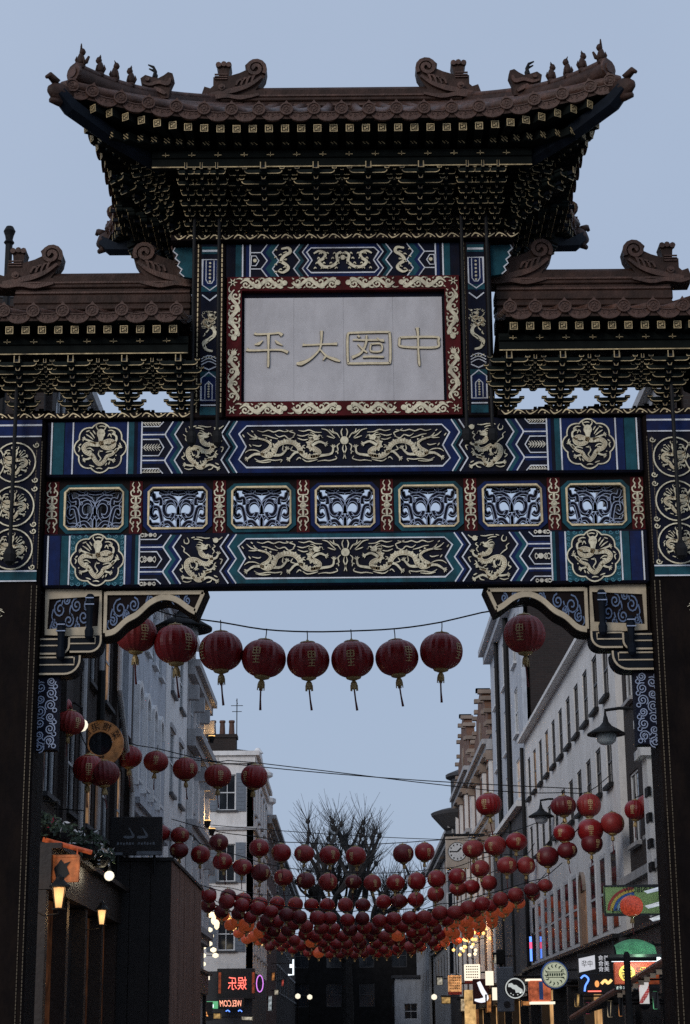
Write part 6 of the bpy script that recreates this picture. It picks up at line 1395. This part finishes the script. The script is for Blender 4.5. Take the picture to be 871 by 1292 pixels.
np_ = thing('neon_strip', 'vertical pinkish red neon strip at the foot of the right gate pillar', 'sign', at(853, 1255, 26)); MB().lathe([(.035, -.42), (.035, .32)], (0, 0, 0), 8).build('neon_tube', NEONP, np_); MB().box(.04, .10, .0, .08, -.5, .4).tube([(.07, .04, .3), (.9, .3, .3)], .02, 5).build('backing', SHOPD, np_)
bn = thing('blue_neon_strip', 'vertical blue neon strip at the far edge of the white terrace', 'sign', at(670, 1195, 56)); MB().lathe([(.035, -.40), (.035, -.05)], (0, 0, 0), 8).lathe([(.035, .15), (.035, .30)], (0, 0, 0), 8).build('neon_tube', NEONB, bn); MB().lathe([(.04, -.04), (.04, .14)], (0, 0, 0), 8).build('red_tube', NEONP, bn); MB().box(.04, .10, 0, .1, -.45, .4).tube([(.1, .05, .4), (.7, .05, .4)], .02, 5).build('backing', SHOPD, bn)
# cluster of lit signs on the gabled houses
for lb, a, b, w_, h_, mt_, Y in (('cream lit square sign of small print, right of the orange one', 596, 1227, 20, 20, LITC, 73), ('orange lit square sign of small print left of the cream one', 574, 1241, 17, 20, mat('lit_dull_orange', (.5, .25, .1), .5, emit=(1, .5, .2), estr=.35), 76)):
    root = thing('lit_square_sign', lb, 'sign', at(a, b, Y)); x, z = size(w_, Y, 3) / 2, size(h_, Y, 3) / 2; MB().bbox(-x, x, -.1, .1, -z, z, .02).build('box', mt_, root); g = MB(fr(-.101))
    for i in range(5):
        for j in range(6): g.rect(-x * .8 + j * x * .27, -x * .8 + j * x * .27 + x * .17, z * .65 - i * z * .33, z * .65 - i * z * .33 + z * .14, 0, .005)
    g.build('small_print', mat('brown_print', (.25, .16, .08), .6, 0, 0) if 'brown_print' not in MATS else MATS['brown_print'], root)['kind'] = 'stuff'; MB(fr(-.101)).rect(-x, x, -z * 1.35, -z * 1.02, -.15, .0).build('lower_board', REDB, root); MB().tube([(x, 0, 0), (x + 1.2, 0, 0)], .03, 5).build('bracket', IRON, root)
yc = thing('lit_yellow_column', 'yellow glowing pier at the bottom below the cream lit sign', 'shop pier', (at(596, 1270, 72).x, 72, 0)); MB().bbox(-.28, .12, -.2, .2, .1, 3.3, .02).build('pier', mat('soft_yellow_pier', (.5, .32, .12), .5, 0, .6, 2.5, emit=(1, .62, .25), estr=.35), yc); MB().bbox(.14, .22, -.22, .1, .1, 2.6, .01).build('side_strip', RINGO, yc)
wj = thing('white_hook_sign', 'white hook shaped letter on dark red sign right of the yellow pier', 'sign', at(606, 1251, 66)); MB().bbox(-.25, .30, -.05, .05, -.42, .42, .02).build('sign_board', mat('dark_red_board', (.10, .015, .012), .5), wj); MB(fr(-.051)).ribbon([(-.05, .32), (.08, .02), (.20, -.22), (.02, -.30), (-.20, -.28)], [.12, .16, .17, .15, .06], 0, .01, 4).build('hook_letter', emis('lit_white_letter', (.9, .92, 1), .8), wj); MB().tube([(.3, 0, 0), (1.3, 0, 0)], .02, 5).build('bracket', IRON, wj)
w2 = thing('white_plate_sign', 'small pair of white lit plates left of the grey box sign', 'sign', at(621, 1241, 60)); MB(fr(0)).rect(-.2, .05, -.05, .38, -.05, .02).build('plate', LITC, w2); MB(fr(0)).rect(.0, .2, -.5, -.12, -.05, .02).build('plate', LITC, w2); MB().tube([(.0, .1, 0), (1.2, .1, 0)], .02, 5).tube([(0, .06, .3), (0, .06, -.5)], .03, 5).build('bracket', IRON, w2)
for i, (a, b, Y) in enumerate(((594, 1188, 76), (586, 1194, 80), (603, 1179, 74))):
    fl = thing('lit_star_lamp', f'{("middle", "lower left", "upper right")[i]} of three glowing white yellow lamp clusters under the lanterns', 'lamp', at(a, b, Y), 'glowing lamp clusters on the right')
    rn = random.Random(i); bl = MB()
    for k in range(9): bl.lathe([(.02, -.07), (.06, -.04), (.07, .02), (.02, .06)], (rn.gauss(0, .2), rn.uniform(-.2, .2), rn.gauss(0, .24)), 8)
    bl.build('glowing_bulbs', LITY if i else LITW, fl, True)['kind'] = 'stuff'
    MB().tube([(0, .1, 0), (1.2, .2, .3)], .02, 5).build('bracket', IRON, fl); glow(fl, (-.3, -.5, .1), (1, .55, .2), 26)
DIMF = {}
for m_ in (LITO, LITC, LITY, LITW, LITG, LITWH, NEONP, NEONR):
    c_ = tuple(m_.node_tree.nodes['Principled BSDF'].inputs['Emission Color'].default_value)[:3]; DIMF[m_.name] = mat('soft_' + m_.name, tuple(x * .3 for x in c_), .5, 0, .9, 9, emit=c_, estr=.22)
XS = [(604, 1206, 7, 26, 84, LITO, 'orange'), (555, 1238, 8, 10, 100, LITC, 'cream'), (563, 1262, 12, 9, 88, LITY, 'yellow'), (585, 1268, 9, 16, 80, LITW, 'warm white'), (617, 1266, 8, 22, 66, LITO, 'amber'), (626, 1210, 7, 12, 62, LITC, 'ivory'), (664, 1266, 12, 8, 50, LITO, 'reddish orange'), (729, 1262, 7, 16, 41, LITY, 'bright yellow'), (742, 1272, 5, 14, 38, NEONP, 'pink'), (770, 1273, 6, 20, 33, LITW, 'white'), (783, 1270, 4, 24, 32, LITO, 'deep orange'), (827, 1262, 5, 22, 28.5, LITG, 'green')]
for a, b, w_, h_, Y, mt_, cn in XS:
    root = thing('light_box', f'small {cn} lit sign box among the right shopfronts', 'sign', at(a, b, Y), 'small lit sign boxes on the right'); x, z = size(w_, Y, 3) / 2, size(h_, Y, 3) / 2
    MB().bbox(-x, x, -.06, .06, -z, z, .012).build('lit_face', DIMF[mt_.name], root); MB(fr(-.061)).frame(-x + .012, x - .012, -z + .012, z - .012, .03, 0, .012).build('box_frame', SHOPD, root); MB().box(-x - .03, x + .03, -.04, .08, z, z + .05).tube([(x, 0, z * .6), (x + .9, 0, z * .6)], .02, 5).build('bracket', IRON, root)
for a, b, w_, h_, Y, mt_, cn in [(345, 1232, 5, 10, 92, LITO, 'orange'), (349, 1252, 6, 7, 95, LITC, 'cream'), (341, 1266, 6, 18, 90, LITWH, 'white'), (357, 1240, 4, 8, 100, NEONR, 'red'), (312, 1285, 14, 6, 75, LITC, 'pale'), (274, 1282, 10, 8, 72, LITY, 'yellow')]:
    root = thing('light_box', f'small {cn} lit sign box among the left shopfronts', 'sign', at(a, b, Y), 'small lit sign boxes on the left'); x, z = size(w_, Y, 3) / 2, size(h_, Y, 3) / 2
    MB().bbox(-x, x, -.06, .06, -z, z, .012).build('lit_face', DIMF[mt_.name], root); MB(fr(-.061)).frame(-x + .012, x - .012, -z + .012, z - .012, .03, 0, .012).build('box_frame', SHOPD, root); MB().tube([(-x, 0, z * .6), (-x - .9, 0, z * .6)], .02, 5).build('bracket', IRON, root)
ck = thing('clock_sign', 'square cream clock sign with black hands projecting over the street', 'clock', at(577, 1076, 69)); x, z = size(29, 69, 8) / 2, size(40, 69, 8) / 2
MB().bbox(-x, x, -.12, .12, -z, z, .02).build('sign_board', mat('cream_clock_board', (.50, .42, .34), .5, 0, .2, 4), ck); MB(fr(-.121)).disc(0, .03, x * .78, 0, .006, 28).build('clock_face', WHT, ck); g = MB(fr(-.128)); g.ring(0, .03, x * .80, .02, 0, .006, 28)
for k in range(12): a = k * math.pi / 6; g.rect(x * .62 * math.cos(a) - .022, x * .62 * math.cos(a) + .022, .03 + x * .62 * math.sin(a) - .03, .03 + x * .62 * math.sin(a) + .03, 0, .004)
g.build('numerals', INK, ck); g = MB(fr(-.133)); g.line([(0, .03), (-x * .68, .04)], .04, 0, .004); g.build('minute_hand', INK, ck); g = MB(fr(-.139)); g.line([(0, .03), (x * .34, .03 + x * .34)], .05, 0, .004); g.build('hour_hand', INK, ck)
MB().box(-x - .05, x + .6, -.1, .1, z + .02, z + .10).tube([(x, 0, 0), (1.7, 0, 0)], .03, 6).build('bracket', IRON, ck); lettering('TIME', INK, ck, (0, -.124, z - .09), V(1, 0, 0), UZ, .13, True, .001, x * 1.2) if False else None

# =================================================================== LANTERNS
LRED = mat('red_lantern_silk', (.26, .011, .013), .36, 0, .3, 12, .1, 60); LGOLD = mat('gold_lantern_trim', (.42, .30, .13), .4, .3, .2, 14); LTAS = mat('dark_red_tassel', (.10, .012, .012), .7, 0, .3, 20); LMARK = mat('gold_lantern_print', (.62, .45, .22), .5, 0, .25, 20)
def shade_mesh(nseg, nr, ribs):
    g = MB(); rows = []
    for j in range(nr + 1):
        t = -1.30 + 2.60 * j / nr; row = []
        for k in range(nseg + 1):
            a = 2 * math.pi * k / nseg; r = math.cos(t) ** .80 * (1 - (.035 if (ribs and k % 2) else 0)); row.append(V(r * math.cos(a), r * math.sin(a), .86 * math.sin(t)))
        rows.append(row)
    g.grid(rows); return g.mesh('shade', LRED, not ribs)
LM = {}
for lv, (ns_, nr_, rb_) in enumerate(((40, 14, True), (24, 10, False), (14, 7, False))):
    cap = MB().lathe([(.34, .80), (.36, .86), (.30, .90), (.08, .93), (.03, 1.0)], (0, 0, 0), 14 if lv < 2 else 8); cap.lathe([(.10, -1.0), (.32, -.92), (.36, -.86), (.34, -.80)], (0, 0, 0), 14 if lv < 2 else 8)
    tas = MB().lathe([(.06, -1.42), (.16, -1.36), (.15, -1.12), (.10, -1.03), (.05, -1.0)], (0, 0, 0), 10 if lv < 2 else 6)
    if lv == 0:
        for k in range(8): tas.tube([(.15 * math.cos(k * .785), .15 * math.sin(k * .785), -1.2), (.16 * math.cos(k * .785), .16 * math.sin(k * .785), -1.48)], .025, 4)
    st = MB().tube([(0, 0, -1.4), (.03, 0, -1.9), (.08, 0, -2.4)], [.04, .04, .06], 5)
    mk = MB(fr(-1.0)); 
    LM[lv] = (shade_mesh(ns_, nr_, rb_), cap.mesh('trim', LGOLD), tas.mesh('tassel_head', LGOLD), st.mesh('tassel', LTAS))
def mark_mesh(a0):
    g = MB()
    def P(u, v, d=1.012): a = a0 + u; r = math.cos(v / .95) ** .80 * d; return V(r * math.sin(a), -r * math.cos(a), .86 * math.sin(v / .95))
    for pts in ([(-.16, .34), (.16, .34)], [(-.16, .34), (-.16, .02)], [(.16, .34), (.16, .02)], [(-.16, .18), (.16, .18)], [(-.16, .02), (.16, .02)], [(0, .40), (0, .02)], [(-.18, -.12), (.18, -.12)], [(-.14, -.28), (.14, -.28)], [(0, -.06), (0, -.42)], [(-.18, -.44), (.18, -.44)]):
        (u0, v0), (u1, v1) = pts; n = 4
        for k in range(n):
            a, b = k / n, (k + 1) / n; q = .022; du, dv = (0, q) if abs(u1 - u0) > abs(v1 - v0) else (q, 0)
            A, B_ = (u0 + (u1 - u0) * a, v0 + (v1 - v0) * a), (u0 + (u1 - u0) * b, v0 + (v1 - v0) * b)
            g.add([P(A[0] - du, A[1] - dv), P(B_[0] - du, B_[1] - dv), P(B_[0] + du, B_[1] + dv), P(A[0] + du, A[1] + dv)], [(0, 1, 2, 3)])
    return g.mesh('gold_print', LMARK)
MARKS = [mark_mesh(a) for a in (.25, -.1, .15, -.75, -.6, .5)]
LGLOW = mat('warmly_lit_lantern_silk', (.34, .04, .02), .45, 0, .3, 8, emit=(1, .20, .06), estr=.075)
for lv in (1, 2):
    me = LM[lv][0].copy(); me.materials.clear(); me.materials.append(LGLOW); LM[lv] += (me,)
for nm_, c_ in (('faded_lantern_silk', (.27, .022, .020)), ('deep_lantern_silk', (.13, .007, .010))):
    m_ = mat(nm_, c_, .45, 0, .35, 9, .12, 50)
    for lv in (0, 1, 2):
        me = LM[lv][0].copy(); me.materials.clear(); me.materials.append(m_); LM[lv] = LM[lv] + ((None,) if len(LM[lv]) == 4 else ()) + (me,)
CORD = MB().tube([(0, 0, .98), (.01, 0, 1.2), (0, 0, 1.42)], .025, 5).mesh('cord', IRON)
def lantern(label, p, r, lv, group, tail=True, mark=None, lit=False):
    root = thing('red_lantern', label, 'lantern', p, group); root.rotation_euler = (random.uniform(-.10, .10), random.uniform(-.10, .10), random.uniform(-.5, .5)); root.scale = (r * random.uniform(.97, 1.03), r, r * random.uniform(.91, 1.06))
    a, b, c, d = LM[lv][:4]; link('shade', LM[lv][4] if lit else random.choice((a, a, LM[lv][5], LM[lv][6])), root); link('trim', b, root); link('tassel_head', c, root)
    if tail: link('tassel', d, root)
    if lv == 0: link('cord', CORD, root)
    if mark is not None: link('gold_print', MARKS[mark], root)
STRINGS = [
 ('string nearest the gate', 22.9, [(172, 800, 26), (222, 813, 27), (279, 822, 28), (333, 831, 28), (389, 833, 27), (445, 832, 27), (501, 830, 28), (557, 822, 28), (662, 800, 27)]),
 ('near string beside the left shopfronts', 30.5, [(74, 893, 18), (88, 912, 19), (112, 970, 20), (131, 976, 20)]),
 ('second string behind the gate', 38.5, [(163, 955, 17), (197, 961, 16), (234, 970, 16), (275, 979, 17), (321, 980, 17), (617, 1015, 17), (711, 1017, 16), (743, 1016, 16)]),
 ('short string by the white pilaster', 35, [(802, 1022, 14), (820, 1015, 16)]),
 ('short string in front of the white terrace', 37, [(773, 1039, 15), (745, 1048, 16), (747, 1064, 14), (712, 1051, 14), (716, 1073, 13), (691, 1081, 14)]),
 ('short string below the black logo panel', 40, [(178, 1044, 13), (202, 1051, 13), (227, 1054, 12), (226, 1073, 12), (253, 1078, 12)]),
 ('third string behind the gate', 50, [(276, 1063, 12.5), (327, 1070, 13), (355, 1076, 13), (384, 1077, 13), (416, 1079, 13), (449, 1080, 13), (509, 1077, 13), (536, 1075, 13), (597, 1071, 13.5), (625, 1067, 14), (652, 1062, 13.5)]),
 ('fourth string behind the gate', 55, [(281, 1087, 12.5), (306, 1094, 12.5), (329, 1101, 12), (358, 1107, 12), (386, 1111, 12), (414, 1113, 12), (446, 1113, 11), (470, 1114, 11.5), (499, 1114, 12), (526, 1112, 12), (551, 1109, 12), (577, 1106, 11.5), (606, 1096, 12), (640, 1092, 13), (664, 1092, 12)]),
 ('fifth string behind the gate', 62, [(263, 1128, 10.5), (288, 1131, 10.5), (307, 1135, 10), (328, 1140, 10.5), (350, 1140, 10), (373, 1141, 10), (393, 1142, 9.5), (413, 1142, 10), (436, 1142, 10), (458, 1142, 10), (484, 1138, 10), (504, 1137, 10.5), (525, 1135, 10.5), (550, 1128, 11), (578, 1121, 11), (595, 1119, 11), (617, 1114, 11)]),
]
for i, (Y, x0, x1, y0, yc, y1, r, n) in enumerate(((48, 246, 688, 1127, 1161, 1116, 10.2, 24), (52, 264, 670, 1143, 1171, 1126, 9.6, 24), (56, 280, 654, 1156, 1181, 1138, 9.0, 23), (61, 292, 636, 1166, 1190, 1151, 8.4, 22), (67, 302, 622, 1176, 1198, 1164, 7.8, 22), (74, 314, 606, 1184, 1204, 1175, 7.2, 21))):
    L = []
    for k in range(n):
        t = k / (n - 1); x = x0 + (x1 - x0) * t; yy = (y0 * (1 - t) + y1 * t); sag = 4 * t * (1 - t) * (yc - (y0 + y1) / 2); L.append((x + random.uniform(-3, 3), yy + sag + random.uniform(-2, 2), r * random.uniform(.92, 1.06)))
    STRINGS.append((f'{ORD[5 + i]} string behind the gate', Y, L))
for si, (nm, Y, L) in enumerate(STRINGS):
    LX_ = sorted(L)
    pts = []
    for k, (a, b, r) in enumerate(LX_):
        p = at(a, b, Y + (random.uniform(-.12, .12) if si else 0)); rr = size(r, Y, p.z)
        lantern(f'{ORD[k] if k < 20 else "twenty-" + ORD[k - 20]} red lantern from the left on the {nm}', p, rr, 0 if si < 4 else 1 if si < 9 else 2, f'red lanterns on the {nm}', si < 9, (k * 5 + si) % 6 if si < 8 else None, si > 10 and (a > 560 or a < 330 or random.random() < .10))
        pts.append(p + V(0, 0, rr * 1.02 + (.09 if si == 0 else .01)))
    a, b = pts[0], pts[-1]
    if nm.startswith(('string', 'second', 'third', 'fourth', 'fifth', 'sixth', 'seventh', 'eighth', 'ninth', 'tenth', 'eleventh', 'twelfth')):
        full = ([V(-4.7, Y, a.z + .35)] if a.x > -4.6 else []) + pts + ([V(5.45, Y, b.z + .35)] if b.x < 5.4 else [])
    else: full = pts
    c = MB().tube(catmull([tuple(q) for q in full], 3), .010 if si < 4 else .012, 5).build('string_cable', IRON)
    tag(c, f'thin black cable of the {nm}', 'cable', 'lantern cables')
for i, (lb, pa, pb, Y) in enumerate((('thin black cable crossing the street high before the tree', (320, 962), (775, 997), 44), ('thin black cable slung low before the bare tree', (255, 1040), (690, 1062), 60))):
    a, b = at(*pa, Y), at(*pb, Y); a = V(-4.7, Y, a.z + .2) if i == 0 else a
    c = MB().tube([a.lerp(b, t / 10) + V(0, 0, -.12 * math.sin(math.pi * t / 10)) for t in range(11)], .012, 5).build('overhead_cable', IRON); tag(c, lb, 'cable')
lt = thing('red_lantern', 'brightly lit orange red lantern in front of the rainbow sign', 'lantern', at(797, 1143, 29)); r = size(14.5, 29, 4); lt.scale = (r, r, r)
LLIT = mat('lit_lantern_silk', (.40, .05, .03), .4, 0, .2, 8, emit=(1, .13, .05), estr=.15)
me = LM[0][0].copy(); me.materials.clear(); me.materials.append(LLIT); link('shade', me, lt); link('trim', LM[0][1], lt); link('tassel_head', LM[0][2], lt); link('tassel', LM[0][3], lt)
pc = thing('black_finial_post', 'thin black post with ball top at the left edge beside the roof', 'post', (at(12, 300, 24).x, 24, 0)); zt = at(12, 288, 24).z
MB().lathe([(.12, 0), (.08, .5), (.055, .6), (.05, zt - .25), (.075, zt - .22), (.05, zt - .18), (.06, zt - .12), (.085, zt - .05), (.05, zt + .02)], (0, 0, 0), 10).build('post', IRON, pc)

# fine joined ornament (lines, beading, gilt scrolls too small to pick apart) is marked as such
FINE = ('painted_line', 'gilt_', 'scroll_ornament', 'beast_carving', 'cloud_ornament', 'lattice_outline', 'gold_print', 'character_outline', 'ridge_moulding', 'glazing', 'numerals', 'ornament', 'gable_coping', 'bulbs', 'tassel_head', 'trim')
for o in C.objects:
    if o.parent and o.type == 'MESH' and o.name.split('.')[0].startswith(FINE): o['kind'] = 'stuff'
